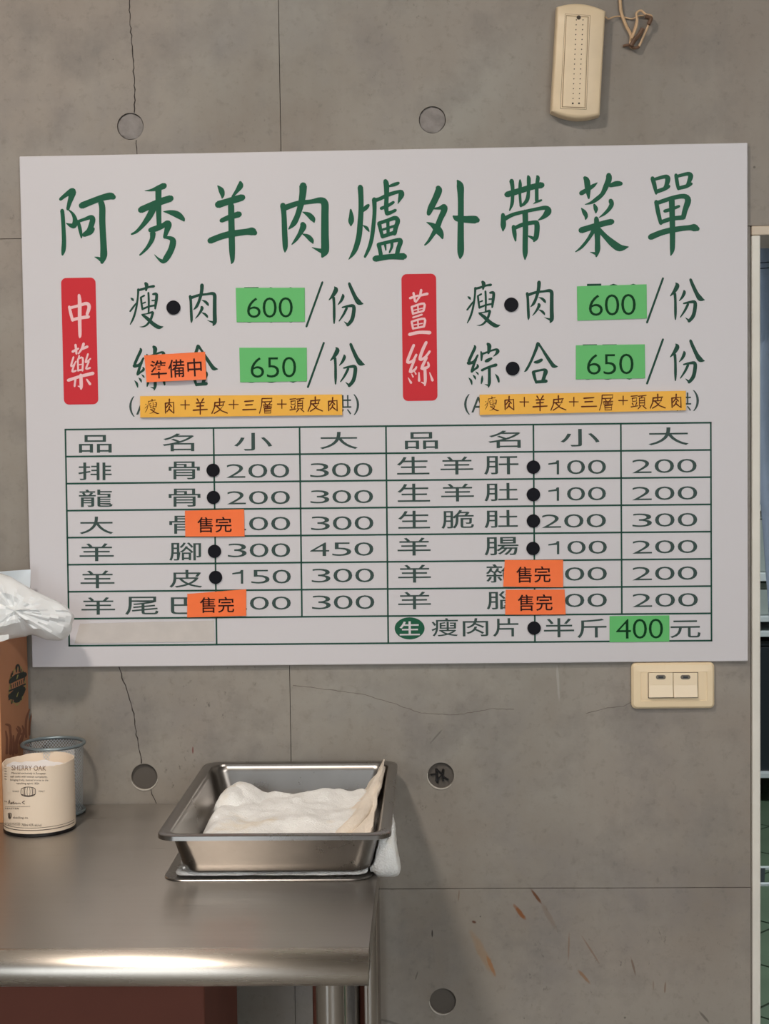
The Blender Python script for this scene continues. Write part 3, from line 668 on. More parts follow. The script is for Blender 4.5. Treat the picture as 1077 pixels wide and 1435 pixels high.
rowsR = [[('品', 83, 35, 187, 88), ('名', 345, 30, 447, 85), ('小', 572, 25, 695, 80), ('大', 848, 20, 975, 76)],
 [('生', 58, 112, 160, 168), ('羊', 195, 112, 298, 168), ('肝', 332, 110, 440, 168), ('100', 527, 123, 715, 167), ('200', 797, 120, 1000, 163)],
 [('生', 60, 197, 162, 254), ('羊', 197, 197, 300, 253), ('肚', 333, 195, 438, 252), ('100', 527, 208, 715, 250), ('200', 797, 206, 1002, 248)],
 [('生', 62, 282, 162, 338), ('脆', 198, 280, 300, 338), ('肚', 333, 280, 438, 336), ('200', 513, 293, 715, 335), ('300', 798, 290, 1002, 332)],
 [('羊', 60, 367, 164, 423), ('腸', 333, 365, 440, 422), ('100', 527, 377, 718, 418), ('200', 798, 375, 1002, 416)],
 [('羊', 62, 452, 165, 508), ('雜', 338, 450, 440, 508), ('200', 515, 460, 718, 502), ('200', 798, 458, 1002, 500)],
 [('羊', 62, 537, 165, 592), ('腦', 340, 535, 442, 592), ('200', 515, 543, 718, 585), ('200', 798, 542, 1004, 584)],
 [('瘦', 167, 620, 250, 677), ('肉', 265, 620, 345, 677), ('片', 360, 620, 440, 678), ('半', 520, 620, 615, 680), ('斤', 625, 622, 717, 682), ('元', 917, 627, 1012, 682)]]
for rows, cv, sl in ((rowsL, LC, -0.006), (rowsR, RC, -0.012)):
    for i, row in enumerate(rows):
        for (s_, x0, y0, x1, y1) in row:
            a, c = cv(x0, y0), cv(x1, y1)
            if s_.isdigit():
                # letter by letter so that the wide figures stay apart
                n = len(s_); w = (c[0] - a[0])
                cw = w / (n + (n - 1) * 0.16)
                for j, ch in enumerate(s_):
                    xa = a[0] + j * cw * 1.16; xb = xa + cw
                    if ch == '1': xa += cw * 0.12; xb -= cw * 0.28
                    b = MB(); dy = ((xa + xb) / 2 - (a[0] + c[0]) / 2) * sl
                    if ch == '1':
                        t0, t1, w_ = a[1] + dy, c[1] + dy, 3.3
                        b.add([S(*p) for p in ((xb - w_, t0), (xb, t0), (xb, t1), (xb - w_, t1), (xb - w_, t0 + 5.0), (xa, t0 + 6.2), (xa, t0 + 4.2), (xb - w_ - 1.5, t0 + 2.4))], [(0, 1, 2, 3, 4, 5, 6, 7)])
                        b.obj('table_character', M['inkgrey'], sign); continue
                    put_text(b, ch, xa, a[1] + dy, xb, c[1] + dy, S, 0.0 if ch == '1' else -0.008, rot=sl); b.obj('table_character', M['inkgrey'], sign)
            else:
                b = MB(); put_text(b, s_, a[0], a[1], c[0], c[1], S, 0.004, rot=sl); b.obj('table_character', M['inkgrey'], sign)
cc = RC(98, 652); b = MB()
b.add([S(cc[0] + 21 * math.cos(a * math.pi / 18), cc[1] + 15.5 * math.sin(a * math.pi / 18)) for a in range(36)], [tuple(range(36))])
rd = b.obj('round_mark', M['ink'], sign)
b = MB(); a, c = RC(66, 630), RC(130, 674); put_text(b, '生', a[0], a[1], c[0], c[1], S2, 0.012, rot=-0.012); b.obj('mark_lettering', M['board'], rd)

# ---------------- cards stuck on the board (each a thing of its own)
def card_quad(name, pts, m, thick, lift, label, cat, group, bow=0.0, tilt=0.0):
    """pts TL TR BR BL in the photograph; a thin bowed sheet with thickness"""
    q = [onY(*p, YP - lift) for p in pts]
    root = thing(name, (sum((v.x for v in q)) / 4, YS, min(v.z for v in q)), label, cat, group)
    nx, nz = 16, 6; F_, B_ = [], []
    def base(u, v):
        return (q[0] * (1 - u) * (1 - v) + q[1] * u * (1 - v) + q[2] * u * v + q[3] * (1 - u) * v)
    def yoff(u, v): return -(bow * math.sin(math.pi * u) ** 2 * (0.4 + 0.6 * v) + tilt * v ** 2)
    for j in range(nz + 1):
        for i in range(nx + 1):
            u, v = i / nx, j / nz; p = base(u, v).copy(); p.y = YP - lift + yoff(u, v)
            B_.append(tuple(p)); F_.append((p.x, p.y - thick, p.z))
    n = len(F_); f = []
    for j in range(nz):
        for i in range(nx):
            a = j * (nx + 1) + i; f.append((a, a + 1, a + nx + 2, a + nx + 1)); f.append((n + a, n + a + nx + 1, n + a + nx + 2, n + a + 1))
    edge = [i for i in range(nx + 1)] + [(j + 1) * (nx + 1) - 1 for j in range(1, nz + 1)] + [nz * (nx + 1) + i for i in range(nx - 1, -1, -1)] + [j * (nx + 1) for j in range(nz - 1, 0, -1)]
    for k in range(len(edge)):
        a, c = edge[k], edge[(k + 1) % len(edge)]; f.append((a, n + a, n + c, c))
    obj('card', F_ + B_, f, m, root)
    cxp = sum(p[0] for p in pts) / 4; x0 = (pts[0][0] + pts[3][0]) / 2; x1 = (pts[1][0] + pts[2][0]) / 2
    y0 = (pts[0][1] + pts[1][1]) / 2; y1 = (pts[2][1] + pts[3][1]) / 2
    def surf(px, py):
        u = min(1, max(0, (px - x0) / (x1 - x0))); ym = pts[0][1] + (pts[1][1] - pts[0][1]) * u
        v = min(1, max(0, (py - ym) / (y1 - y0)))
        return onY(px, py, YP - lift + yoff(u, v) - thick - 0.0003)
    return root, surf
def glyph_boxes(s_):
    """share of the text box taken by each character (u0, u1, v0, v1)"""
    vs, fs = text_mesh(s_, 0.0)
    one = [text_raw(c) for c in s_]
    tot0 = one[0][0]; x = 0; out = []
    for c, (a0, a1, b0, b1, adv) in zip(s_, one):
        out.append((x + a0, x + a1, b0, b1)); x += adv
    X0, X1 = min(o[0] for o in out), max(o[1] for o in out); Y0, Y1 = min(o[2] for o in out), max(o[3] for o in out)
    return [((a - X0) / (X1 - X0), (c - X0) / (X1 - X0), (d - Y0) / (Y1 - Y0), (e_ - Y0) / (Y1 - Y0)) for a, c, d, e_ in out]
_tr = {}
def text_raw(ch):
    if ch in _tr: return _tr[ch]
    def ext(t):
        cu = bpy.data.curves.new('t', 'FONT'); cu.body = t; cu.resolution_u = 2
        o = bpy.data.objects.new('t', cu); link(o); bpy.context.view_layer.update()
        me = bpy.data.meshes.new_from_object(o.evaluated_get(bpy.context.evaluated_depsgraph_get()))
        xs = [v.co.x for v in me.vertices]; ys = [v.co.y for v in me.vertices]
        bpy.data.objects.remove(o); bpy.data.curves.remove(cu); bpy.data.meshes.remove(me)
        return min(xs), max(xs), min(ys), max(ys)
    a = ext(ch); d = ext(ch + ch)
    _tr[ch] = (*a, d[1] - a[1]); return _tr[ch]
def text_part(root, surf, s_, box, m, wt, rot=None):
    x0, y0, x1, y1 = box; sl = -0.013 if rot is None else rot; cx = (x0 + x1) / 2
    for ch, (u0, u1, v0, v1) in zip(s_, glyph_boxes(s_)):
        xa, xb = x0 + u0 * (x1 - x0), x0 + u1 * (x1 - x0); ya, yb = y1 - v1 * (y1 - y0), y1 - v0 * (y1 - y0)
        dy = ((xa + xb) / 2 - cx) * sl
        b = MB(); put_text(b, ch, xa, ya + dy, xb, yb + dy, surf, wt, rot); b.obj('printed_character', m, root)
GP = 'green price cards on the menu board'
r, sf = card_quad('price_card', ((330.2, 403.4), (426.8, 403.2), (427, 450.9), (331.5, 451.5)), M['green'], 0.0005, 0.0004, 'green card reading 600 on the upper dish line, left half of the board', 'price card', GP)
text_part(r, sf, '600', (346, 416.9, 410, 445.1), M['greenink'], -0.01)
r, sf = card_quad('price_card', ((335.2, 487.3), (429.6, 487.3), (430, 534.3), (336.3, 535.8)), M['green'], 0.0005, 0.0004, 'green card reading 650 right of the small tilted orange card', 'price card', GP)
text_part(r, sf, '650', (351, 500.5, 414.7, 529), M['greenink'], -0.01)
r, sf = card_quad('price_card', ((808, 401.3), (905.5, 398.4), (906, 446.3), (808.6, 449.4)), M['green'], 0.0005, 0.0004, 'green card reading 600 on the upper dish line, right half of the board', 'price card', GP)
text_part(r, sf, '600', (824.7, 412.5, 890.3, 442), M['greenink'], -0.01, -0.025)
r, sf = card_quad('price_card', ((806.5, 484), (903, 482.5), (903.6, 530.2), (806.5, 531.7)), M['green'], 0.0005, 0.0004, 'green card reading 650 above the right yellow strip on the board', 'price card', GP)
text_part(r, sf, '650', (822, 496, 887.3, 524.6), M['greenink'], -0.01)
r, sf = card_quad('price_card', ((853.7, 863.3), (937.4, 862.3), (937.4, 899), (853.7, 900)), M['green'], 0.0005, 0.0004, 'smaller green card reading 400 in the bottom row of the price table', 'price card', GP)
text_part(r, sf, '400', (862.9, 867.4, 928.5, 895), M['greenink'], -0.01)
OG = 'orange sold out cards on the price table'
r, sf = card_quad('notice_card', ((202, 498), (287.2, 493), (289.5, 532), (206, 535.8)), M['orange'], 0.0006, 0.0006, 'tilted orange card with three characters, above the left yellow strip', 'notice card', None, bow=0.002, tilt=0.004)
text_part(r, sf, '準備中', (210.6, 503.5, 282.6, 529), M['black'], 0.008, -0.055)
for (pts, bx, lab) in ((((259, 715.7), (341.8, 713.5), (342.7, 751.5), (259.8, 751.8)), (276.4, 724.4, 324.4, 746.2), 'orange sold out card over the third dish row, left half of the price table'),
    (((262.4, 832.2), (344.9, 825.7), (344.9, 862.7), (262.4, 865)), (280, 836.6, 327.9, 858.6), 'orange sold out card above the empty bottom left row of the price table'),
    (((707, 784.7), (788.5, 784.7), (788.5, 822.8), (704.7, 821.8)), (723, 793.7, 771, 816.4), 'upper of the two orange sold out cards on the right table half'),
    (((708.3, 826.4), (790.7, 826.2), (792, 860.8), (707.4, 861.2)), (725.2, 832.9, 773.8, 856), 'lower of the two orange sold out cards on the right table half')):
    r, sf = card_quad('notice_card', pts, M['orange'], 0.0006, 0.0005, lab, 'notice card', OG, bow=0.0006, tilt=0.0014)
    text_part(r, sf, '售完', bx, M['black'], 0.008)
YG = 'yellow ingredient strips under the dish lines'
for (pts, lab, gl, dx) in ((((196.7, 555.2), (479, 552.8), (479.6, 581.6), (197, 585)), 'yellow foam strip listing ingredients in the left half of the menu board', 0, 0),
                       (((671.8, 553.2), (960, 547.6), (960, 575), (671.8, 581.6)), 'yellow foam strip listing ingredients in the right half of the menu board', 1, 0)):
    r, sf = card_quad('ingredient_strip', pts, M['yellow'], 0.0035, 0.0003, lab, 'sign strip', YG, bow=0.0, tilt=0.0)
    k = 5.983
    if gl == 0:
        A_ = [('shou', 170, 545, 195, 82, 320, 210), ('rou', 170, 545, 360, 86, 448, 208), ('plus', 170, 545, 497, 95, 572, 172), ('yang', 170, 545, 602, 82, 720, 213), ('pi', 170, 545, 758, 82, 888, 208), ('plus', 170, 545, 902, 93, 980, 168),
              ('san', 340, 545, 0, 92, 110, 186), ('ceng', 340, 545, 140, 76, 258, 204), ('plus', 340, 545, 290, 90, 365, 164), ('tou', 340, 545, 395, 72, 513, 194), ('pi', 340, 545, 547, 67, 668, 190), ('rou', 340, 545, 710, 72, 800, 188)]
    else:
        A_ = [('shou', 640, 540, 232, 92, 355, 215), ('rou', 640, 540, 393, 92, 485, 210), ('plus', 640, 540, 527, 100, 602, 178), ('yang', 640, 540, 637, 88, 755, 213), ('pi', 640, 540, 787, 87, 913, 211), ('plus', 640, 540, 942, 100, 1017, 176),
              ('san', 810, 540, 27, 95, 153, 190), ('ceng', 810, 540, 177, 77, 303, 208), ('plus', 810, 540, 338, 90, 413, 164), ('tou', 810, 540, 442, 77, 568, 198), ('pi', 810, 540, 602, 74, 728, 194), ('rou', 810, 540, 774, 74, 870, 191)]
    for (nm, ox, oy, x0, y0, x1, y1) in A_:
        X0, Y0, X1, Y1 = ox + x0 / k, oy + y0 / k, ox + x1 / k, oy + y1 / k
        b = MB()
        if nm == 'shou':
            for st in G['shou']:
                ribbon(b, st, lambda x, y: (X0 + (x - 115) / 850 * (X1 - X0), Y0 + (y - 90) / 1180 * (Y1 - Y0)), sf, 0.017)
        else: kglyph(b, nm, X0, Y0, X1, Y1, sf, 1.4 if nm in ('plus', 'ceng', 'tou') else 1.8)
        b.obj('strip_character', M['brownink'], r)
# round black magnets
MG = 'black round magnets on the menu board'
first = None
for (x, y, rr_, lab) in ((243, 431, 9.8, 'black round magnet on the upper dish line, left half of the board'), (716, 427, 9.8, 'black round magnet on the upper dish line, right half of the board'),
    (718, 516.5, 9.5, 'black round magnet on the lower dish line, right half of the board'),
    (298.5, 659, 9.3, 'black round magnet in the first dish row of the left table half'), (299, 697, 9.3, 'black round magnet in the second dish row, just above the left sold out card'),
    (300.5, 772.5, 9.3, 'black round magnet just below the upper left sold out card, beside 300'), (302, 809, 9.3, 'black round magnet beside the price 150, above the lower left sold out card'),
    (747, 654.5, 9.3, 'black round magnet in the first dish row of the right table half'), (747, 693, 9.3, 'black round magnet in the second dish row of the right table half'),
    (747, 730, 9.3, 'black round magnet in the third dish row of the right table half, beside 200'), (746.5, 768.5, 9.3, 'black round magnet just above the two stacked sold out cards'),
    (748, 880, 9.3, 'black round magnet in the bottom row, just below the two sold out cards')):
    p = onY(x, y, YS - 0.0008); R = rr_ * 0.00103
    if first is None:
        b = MB(); n = 32
        b.loops([[(p.x + R * k * math.cos(2 * math.pi * i / n), yy, p.z + R * k * math.sin(2 * math.pi * i / n)) for i in range(n)]
                 for yy, k in ((YP - 0.0002, 1), (YS - 0.0022, 1), (YS - 0.0026, 0.93))])
        o = b.obj('round_magnet', M['magnet'], origin=(p.x, YS, p.z)); first = (o, R)
    else:
        o = first[0].copy(); link(o); o.location = (p.x, YS, p.z); k = R / first[1]; o.scale = (k, 1, k)
    tag(o, lab, 'magnet', MG)
# leftover tape in the empty cell
q = [(112, 874), (300, 869.5), (300.5, 899), (104, 902)]
b = MB(); q3 = [onY(*p, YP - 0.0006) for p in q]; b.prism(q3, [Vector((v.x, YP - 0.0002, v.z)) for v in q3])
tag(b.obj('tape_strip', M['tape'], origin=(q3[3].x, YS, q3[3].z)), 'dingy clear tape strip left in the empty bottom left table cell', 'tape')

# ================================================================== DOOR CHIME AND WIRES
p00, p10, p11, p01 = [onY(*p) for p in ((770, 160), (838, 165), (846, 21), (778, 15))]
ch = thing('door_chime', ((p00.x + p10.x) / 2, 0, p00.z - 0.008), 'cream plastic door chime with perforated panel, high on the wall above the board', 'door chime')
def cq(u, v, y):
    """u,v in the chime face; ends bulge outwards"""
    a = p00.lerp(p10, u); c = p01.lerp(p11, u); p = a.lerp(c, v)
    bul = 0.0075 * (1 - (2 * u - 1) ** 2)
    p = p + Vector((0, 0, bul * (2 * v - 1) * (abs(2 * v - 1) ** 6)))
    return (p.x, y, p.z)
def outline(k, y, n=14):
    o_ = []
    for i in range(n + 1): o_.append((i / n, 0))
    for i in range(1, 8): o_.append((1, i / 8))
    for i in range(n, -1, -1): o_.append((i / n, 1))
    for i in range(7, 0, -1): o_.append((0, i / 8))
    return [cq(0.5 + (u - 0.5) * k, 0.5 + (v - 0.5) * (1 - (1 - k) * 0.46), y) for u, v in o_]
MB().loops([outline(1.0, -0.0002), outline(1.0, -0.017), outline(0.985, -0.020), outline(0.955, -0.0222), outline(0.90, -0.0235)]).obj('housing', M['cream'], ch, smooth=True, angle=50)
def crect(x0, y0, x1, y1, y, r=0.0):
    pts = [(x0, y1), (x1, y1), (x1, y0), (x0, y0)]
    return [onY(740 + a / 5.385, c / 5.385, y) for a, c in pts]
fr = [(245, 815), (435, 822), (462, 120), (280, 108)]
def frq(k, y):
    cx = sum(p[0] for p in fr) / 4; cy = sum(p[1] for p in fr) / 4
    return [onY(740 + (cx + (p[0] - cx) * (1 - k / 95.0)) / 5.385, (cy + (p[1] - cy) * (1 - k / 350.0)) / 5.385, y) for p in fr]
MB().loops([frq(-5, -0.0232), frq(-5, -0.0238)]).obj('groove_shade', M['groovecream'], ch)  # flat darker cream piece: the shade of the groove is put into its colour
b = MB(); b.loops([frq(-2, -0.0232), frq(-2, -0.0248), frq(6, -0.0248), frq(6, -0.0232)], False, False); b.obj('panel_frame', M['cream'], ch)
MB().loops([frq(11, -0.0232), frq(11, -0.0252), frq(20, -0.0256)]).obj('sound_panel', M['cream'], ch)
b = MB()
for (ax, ay, bx, by) in ((362, 150, 335, 780), (412, 150, 382, 780)):
    for i in range(18):
        t = i / 17; x = ax + (bx - ax) * t; y = ay + (by - ay) * t
        p = onY(740 + x / 5.385, y / 5.385, -0.0257)
        b.cyl((p.x, -0.0254, p.z), (0, -1, 0), 0.00085 if i < 17 else 0.0014, 0.0005, 8)
b.obj('perforation', M['darkslot'], ch, kind='stuff')
p = onY(740 + 380 / 5.385, 132 / 5.385, -0.0257)
MB().cyl((p.x, -0.0254, p.z), (0, -1, 0), 0.003, 0.0006, 12).obj('screw_hole', M['darkslot'], ch)
wb = thing('wire_bundle', onY(884, 66), 'looped bundle of aged cream wires hanging on the wall right of the chime', 'wires')
def wpts(l, y=-0.006, n=5):
    return [tuple(v) for v in [onY(740 + a / 5.385, c / 5.385, yy) for a, c, yy in catmull([(p[0], p[1], p[2] if len(p) > 2 else y) for p in l], n)]]
for l, r_w, m_ in (([(680, -60), (692, 0), (700, 90), (735, 190), (775, 270), (770, 340), (795, 362, -0.008)], 0.0023, 'cable'),
                   ([(770, 300, -0.009), (800, 225, -0.01), (818, 150, -0.01), (815, 100, -0.01), (850, 80, -0.01), (885, 108, -0.01), (930, 125, -0.01), (905, 190, -0.011), (870, 270, -0.01), (835, 345, -0.009), (800, 368, -0.008)], 0.0016, 'cable'),
                   ([(780, 290, -0.013), (815, 200, -0.013), (822, 140, -0.013)], 0.0016, 'cable'),
                   ([(562, 128, -0.012), (585, 130, -0.011), (605, 142, -0.009), (650, 126, -0.006), (700, 124, -0.004), (780, 142, -0.0035), (830, 120, -0.005), (870, 118, -0.006)], 0.0010, 'cable'),
                   ([(775, 345, -0.012), (800, 300, -0.013), (835, 262, -0.013), (862, 215, -0.013)], 0.0030, 'cablebrown'),
                   ([(880, 122, -0.014), (905, 130, -0.014), (925, 140, -0.014), (905, 185, -0.014)], 0.0028, 'cablebrown'),
                   ([(715, 348, -0.004), (760, 340, -0.007), (800, 362, -0.010), (835, 352, -0.01)], 0.0020, 'cablebrown')):
    MB().tube(wpts(l), r_w, 8).obj('wire', M[m_], wb, smooth=True, label='brown taped end' if m_ == 'cablebrown' else None)

# ================================================================== LIGHT SWITCH
def sw(x, y, yy): return onY(860 + x / 4.963, 900 + y / 4.963, yy)
a, c = sw(118, 458, 0), sw(692, 134, 0)
swx0, swx1, swz0, swz1 = a.x, c.x, a.z, min(c.z, sz0 - 0.0004)
sg = thing('light_switch', ((swx0 + swx1) / 2, 0, swz0), 'cream double light switch just below the right end of the menu board', 'light switch')
def rl(x0, x1, z0, z1, r, y, n=5): return [(x, y, z) for x, z in rrect(x0, x1, z0, z1, r, n)]
e = 0.003
MB().loops([rl(swx0, swx1, swz0, swz1, 0.007, -0.0002), rl(swx0, swx1, swz0, swz1, 0.007, -0.005), rl(swx0 + e, swx1 - e, swz0 + e, swz1 - e, 0.005, -0.0085),
            rl(swx0 + 0.0125, swx1 - 0.011, swz0 + 0.0115, swz1 - 0.013, 0.002, -0.0095), rl(swx0 + 0.0131, swx1 - 0.0116, swz0 + 0.0121, swz1 - 0.0136, 0.0015, -0.0085)]).obj('plate', M['creamsw'], sg, smooth=True, angle=25)
i0, i1 = sw(195, 397, -0.0085), sw(630, 198, -0.0085)
MB().loops([rl(i0.x, i1.x, i0.z, i1.z, 0.001, -0.0083), rl(i0.x, i1.x, i0.z, i1.z, 0.001, -0.0092)]).obj('insert', M['creamsw'], sg)
d0, d1 = sw(236, 390, -0.0092), sw(584, 208, -0.0092)
MB().loops([rl(d0.x, d1.x, d0.z, d1.z, 0.001, -0.0090), rl(d0.x, d1.x, d0.z, d1.z, 0.001, -0.0094)]).obj('rocker_gap', M['darkslot'], sg)
for x0, x1 in ((241, 409), (413, 580)):
    a, c = sw(x0, 385, -0.0115), sw(x1, 213, -0.0115)
    b = MB()
    b.add([(a.x, -0.0092, a.z), (c.x, -0.0092, a.z), (c.x, -0.0092, c.z), (a.x, -0.0092, c.z),
           (a.x, -0.0150, a.z + 0.0005), (c.x, -0.0150, a.z + 0.0005), (c.x, -0.0125, (a.z + c.z) / 2), (c.x, -0.0120, c.z), (a.x, -0.0120, c.z), (a.x, -0.0125, (a.z + c.z) / 2)],
          [(0, 1, 2, 3), (4, 9, 6, 5), (9, 8, 7, 6), (0, 4, 5, 1), (3, 2, 7, 8), (0, 3, 8, 9, 4), (1, 5, 6, 7, 2)])
    rk = b.obj('rocker', M['creampale'], sg, bevel=0.0006)
    ic = sw((x0 + x1) / 2, 243, -0.0125)
    MB().loops([rl(ic.x - 0.0070, ic.x + 0.0070, ic.z - 0.0032, ic.z + 0.0032, 0.0031, -0.0118), rl(ic.x - 0.0070, ic.x + 0.0070, ic.z - 0.0032, ic.z + 0.0032, 0.0031, -0.0126)]).obj('indicator_window', M['indicator'], rk)
    MB().box(ic.x - 0.0035, ic.x + 0.0035, -0.0129, -0.0122, ic.z - 0.0013, ic.z + 0.0013).obj('indicator_lamp', M['dark'], rk)

# ================================================================== STEEL TABLE
ZT = 1.379 - 0.5393     # 0.8397
TX0, TX1, TYB = -1.45, -0.0695, -0.004
tb_ = thing('steel_table', (-0.75, -0.33, 0), 'brushed stainless steel work table with a rounded front edge and tube legs', 'table')
prof = [(TYB, ZT - 0.030), (TYB, ZT), (-0.3, ZT), (-0.622, ZT), (-0.628, ZT), (-0.628, ZT - 0.003), (-0.02, ZT - 0.003), (-0.02, ZT - 0.030)]
MB().loops([[(TX0, y, z) for y, z in prof], [(TX1, y, z) for y, z in prof]]).obj('tabletop', M['steel'], tb_, smooth=True, angle=30)
prof = [(-0.6281, ZT - 0.0004)]
for k in range(0, 15):
    a = k / 14 * math.radians(150)
    prof.append((-0.6285 - 0.0235 * math.sin(a) - 0.003 * (k / 14), ZT - 0.0172 + 0.0172 * math.cos(a) - 0.0035 * max(0, k - 7) / 7))
prof += [(-0.628, ZT - 0.0352), (-0.624, ZT - 0.034), (-0.624, ZT - 0.0045), (-0.6281, ZT - 0.0035)]
MB().loops([[(TX0, y, z) for y, z in prof], [(TX1, y, z) for y, z in prof]]).obj('front_edge', M['steeledge'], tb_, smooth=True, angle=50, label='rounded, more polished front edge')
MB().box(TX1 - 0.0015, TX1, -0.614, -0.02, ZT - 0.030, ZT - 0.0006).obj('side_apron', M['steel'], tb_)
for (lx_, ly_) in ((-0.1165, -0.555), (-0.0985, -0.028), (-1.38, -0.555), (-1.38, -0.028)):
    MB().cyl((lx_, ly_, 0.03), (0, 0, 1), 0.019, ZT - 0.036, 32).obj('leg', M['tube'], tb_, smooth=True)
    MB().cyl((lx_, ly_, 0.0), (0, 0, 1), 0.022, 0.032, 24, 0.021).obj('foot', M['blackrim'], tb_, smooth=True)
MB().box(-1.40, -0.09, -0.545, -0.04, 0.268, 0.285).obj('lower_shelf', M['steel'], tb_, bevel=0.002)
# box on the lower shelf
bx = thing('storage_carton', (-0.52, -0.32, 0.285), 'dark reddish brown carton under the steel table beside the front leg', 'box')
q = onY(286, 1388, -0.40)
XR = q.x
MB().box(-0.95, XR, -0.40, -0.10, 0.2852, 0.762).obj('carton_body', M['boxdark'], bx, bevel=0.003)
MB().box(-0.952, XR + 0.002, -0.402, -0.098, 0.745, 0.766).obj('carton_lid', M['boxdark'], bx, bevel=0.002)

# ================================================================== STEEL PAN
pan = thing('steel_pan', (-0.19, -0.215, ZT + 0.010), 'deep rectangular stainless steel pan with a flat rim, holding a white cloth', 'pan')
Rz = ZT + 0.064; Bz = ZT + 0.0105
rx0, rx1, ry0, ry1 = -0.331, -0.051, -0.421, -0.013
def rb(x0, x1, y0, y1, r, z, n=8): return [(x, y, z) for x, y in rrect(x0, x1, y0, y1, r, n)]
def ins(d, r, z): return rb(rx0 + d, rx1 - d, ry0 + d, ry1 - d, r, z)
L = [ins(0.040, 0.014, Bz), ins(0.032, 0.018, Bz), ins(0.0262, 0.022, Bz + 0.004), ins(0.0236, 0.024, Bz + 0.012), ins(0.0222, 0.023, Bz + 0.018), ins(0.0160, 0.021, Rz - 0.011), ins(0.0142, 0.020, Rz - 0.004), ins(0.0110, 0.020, Rz - 0.0015), ins(0.0015, 0.021, Rz - 0.0015), ins(0.0010, 0.021, Rz - 0.006),
     ins(0.0, 0.022, Rz - 0.006), ins(0.0002, 0.022, Rz - 0.001), ins(0.0015, 0.021, Rz), ins(0.0105, 0.020, Rz), ins(0.0130, 0.020, Rz - 0.0012), ins(0.0138, 0.020, Rz - 0.0035), ins(0.0160, 0.0205, Rz - 0.011), ins(0.0225, 0.0215, Bz + 0.018), ins(0.0245, 0.022, Bz + 0.012), ins(0.0275, 0.020, Bz + 0.005), ins(0.034, 0.016, Bz + 0.0012), ins(0.042, 0.012, Bz + 0.001)]
MB().loops(L).obj('pan_body', M['pan'], pan, smooth=True, angle=42)
# lid lying under the pan
ld = thing('flat_serving_tray', (-0.2, -0.22, ZT), 'thin flat steel tray lying on the table under the towel and pan', 'tray')
x0, x1, y0, y1 = -0.329, -0.076, -0.392, -0.05
MB().loops([rb(x0, x1, y0, y1, 0.026, ZT + 0.0002), rb(x0 - 0.0008, x1 + 0.0008, y0 - 0.0008, y1 + 0.0008, 0.026, ZT + 0.0012), rb(x0, x1, y0, y1, 0.026, ZT + 0.0024),
            rb(x0 + 0.012, x1 - 0.012, y0 + 0.012, y1 - 0.012, 0.016, ZT + 0.0026), rb(x0 + 0.016, x1 - 0.016, y0 + 0.016, y1 - 0.016, 0.013, ZT + 0.0040)]).obj('tray_body', M['pan'], ld, smooth=True, angle=30)
def nz(x, y, z=0.0, s=1.0): return noise.noise(Vector((x * s, y * s, z)))
# towel under the pan, its end bunched up on the right
tw = thing('folded_towel', (-0.19, -0.22, ZT + 0.004), 'white towel folded under the steel pan and sticking out on its right side', 'towel')
def sheet(name, fn, nu, nv, m, root, thick=0.002, lab=None):
    F_, B_ = [], []
    P = [[Vector(fn(i / nu, j / nv)) for i in range(nu + 1)] for j in range(nv + 1)]
    for j in range(nv + 1):
        for i in range(nu + 1):
            du = P[j][min(i + 1, nu)] - P[j][max(i - 1, 0)]; dv = P[min(j + 1, nv)][i] - P[max(j - 1, 0)][i]
            n_ = du.cross(dv)
            n_ = n_.normalized() if n_.length > 1e-12 else Vector((0, 0, 1))
            F_.append(P[j][i] + n_ * thick); B_.append(P[j][i])
    n = len(F_); f = []
    for j in range(nv):
        for i in range(nu):
            a = j * (nu + 1) + i; f.append((a, a + 1, a + nu + 2, a + nu + 1)); f.append((n + a, n + a + nu + 1, n + a + nu + 2, n + a + 1))
    edge = [i for i in range(nu + 1)] + [(j + 1) * (nu + 1) - 1 for j in range(1, nv + 1)] + [nv * (nu + 1) + i for i in range(nu - 1, -1, -1)] + [j * (nu + 1) for j in range(nv - 1, 0, -1)]
    for k in range(len(edge)):
        a, c = edge[k], edge[(k + 1) % len(edge)]; f.append((a, n + a, n + c, c))
    return obj(name, F_ + B_, f, m, root, smooth=True, angle=80, label=lab)
# flat folded layer between lid and pan
b = MB(); pts = rrect(-0.314, -0.082, -0.3835, -0.06, 0.012, 4); rnd = random.Random(3)
lay = []
for k in range(len(pts)):
    (xa, ya), (xb, yb) = pts[k], pts[(k + 1) % len(pts)]
    n = max(1, int(math.hypot(xb - xa, yb - ya) / 0.008))
    for j in range(n): lay.append((xa + (xb - xa) * j / n, ya + (yb - ya) * j / n))
def wob(l, d, z):
    out = []
    for (x, y) in l:
        w = nz(x, y, 3.1, 45) * 0.004 + d
        cx, cy = -0.198, -0.22; r = math.hypot(x - cx, y - cy)
        out.append((x + (x - cx) / r * w, y + (y - cy) / r * w, z + nz(x, y, 1.7, 30) * 0.0007))
    return out
b.loops([wob(lay, -0.003, ZT + 0.0048), wob(lay, 0.001, ZT + 0.0056), wob(lay, 0.002, ZT + 0.0074), wob(lay, -0.001, ZT + 0.0096)])
b.obj('folded_layer', M['cloth'], tw, smooth=True, angle=80)
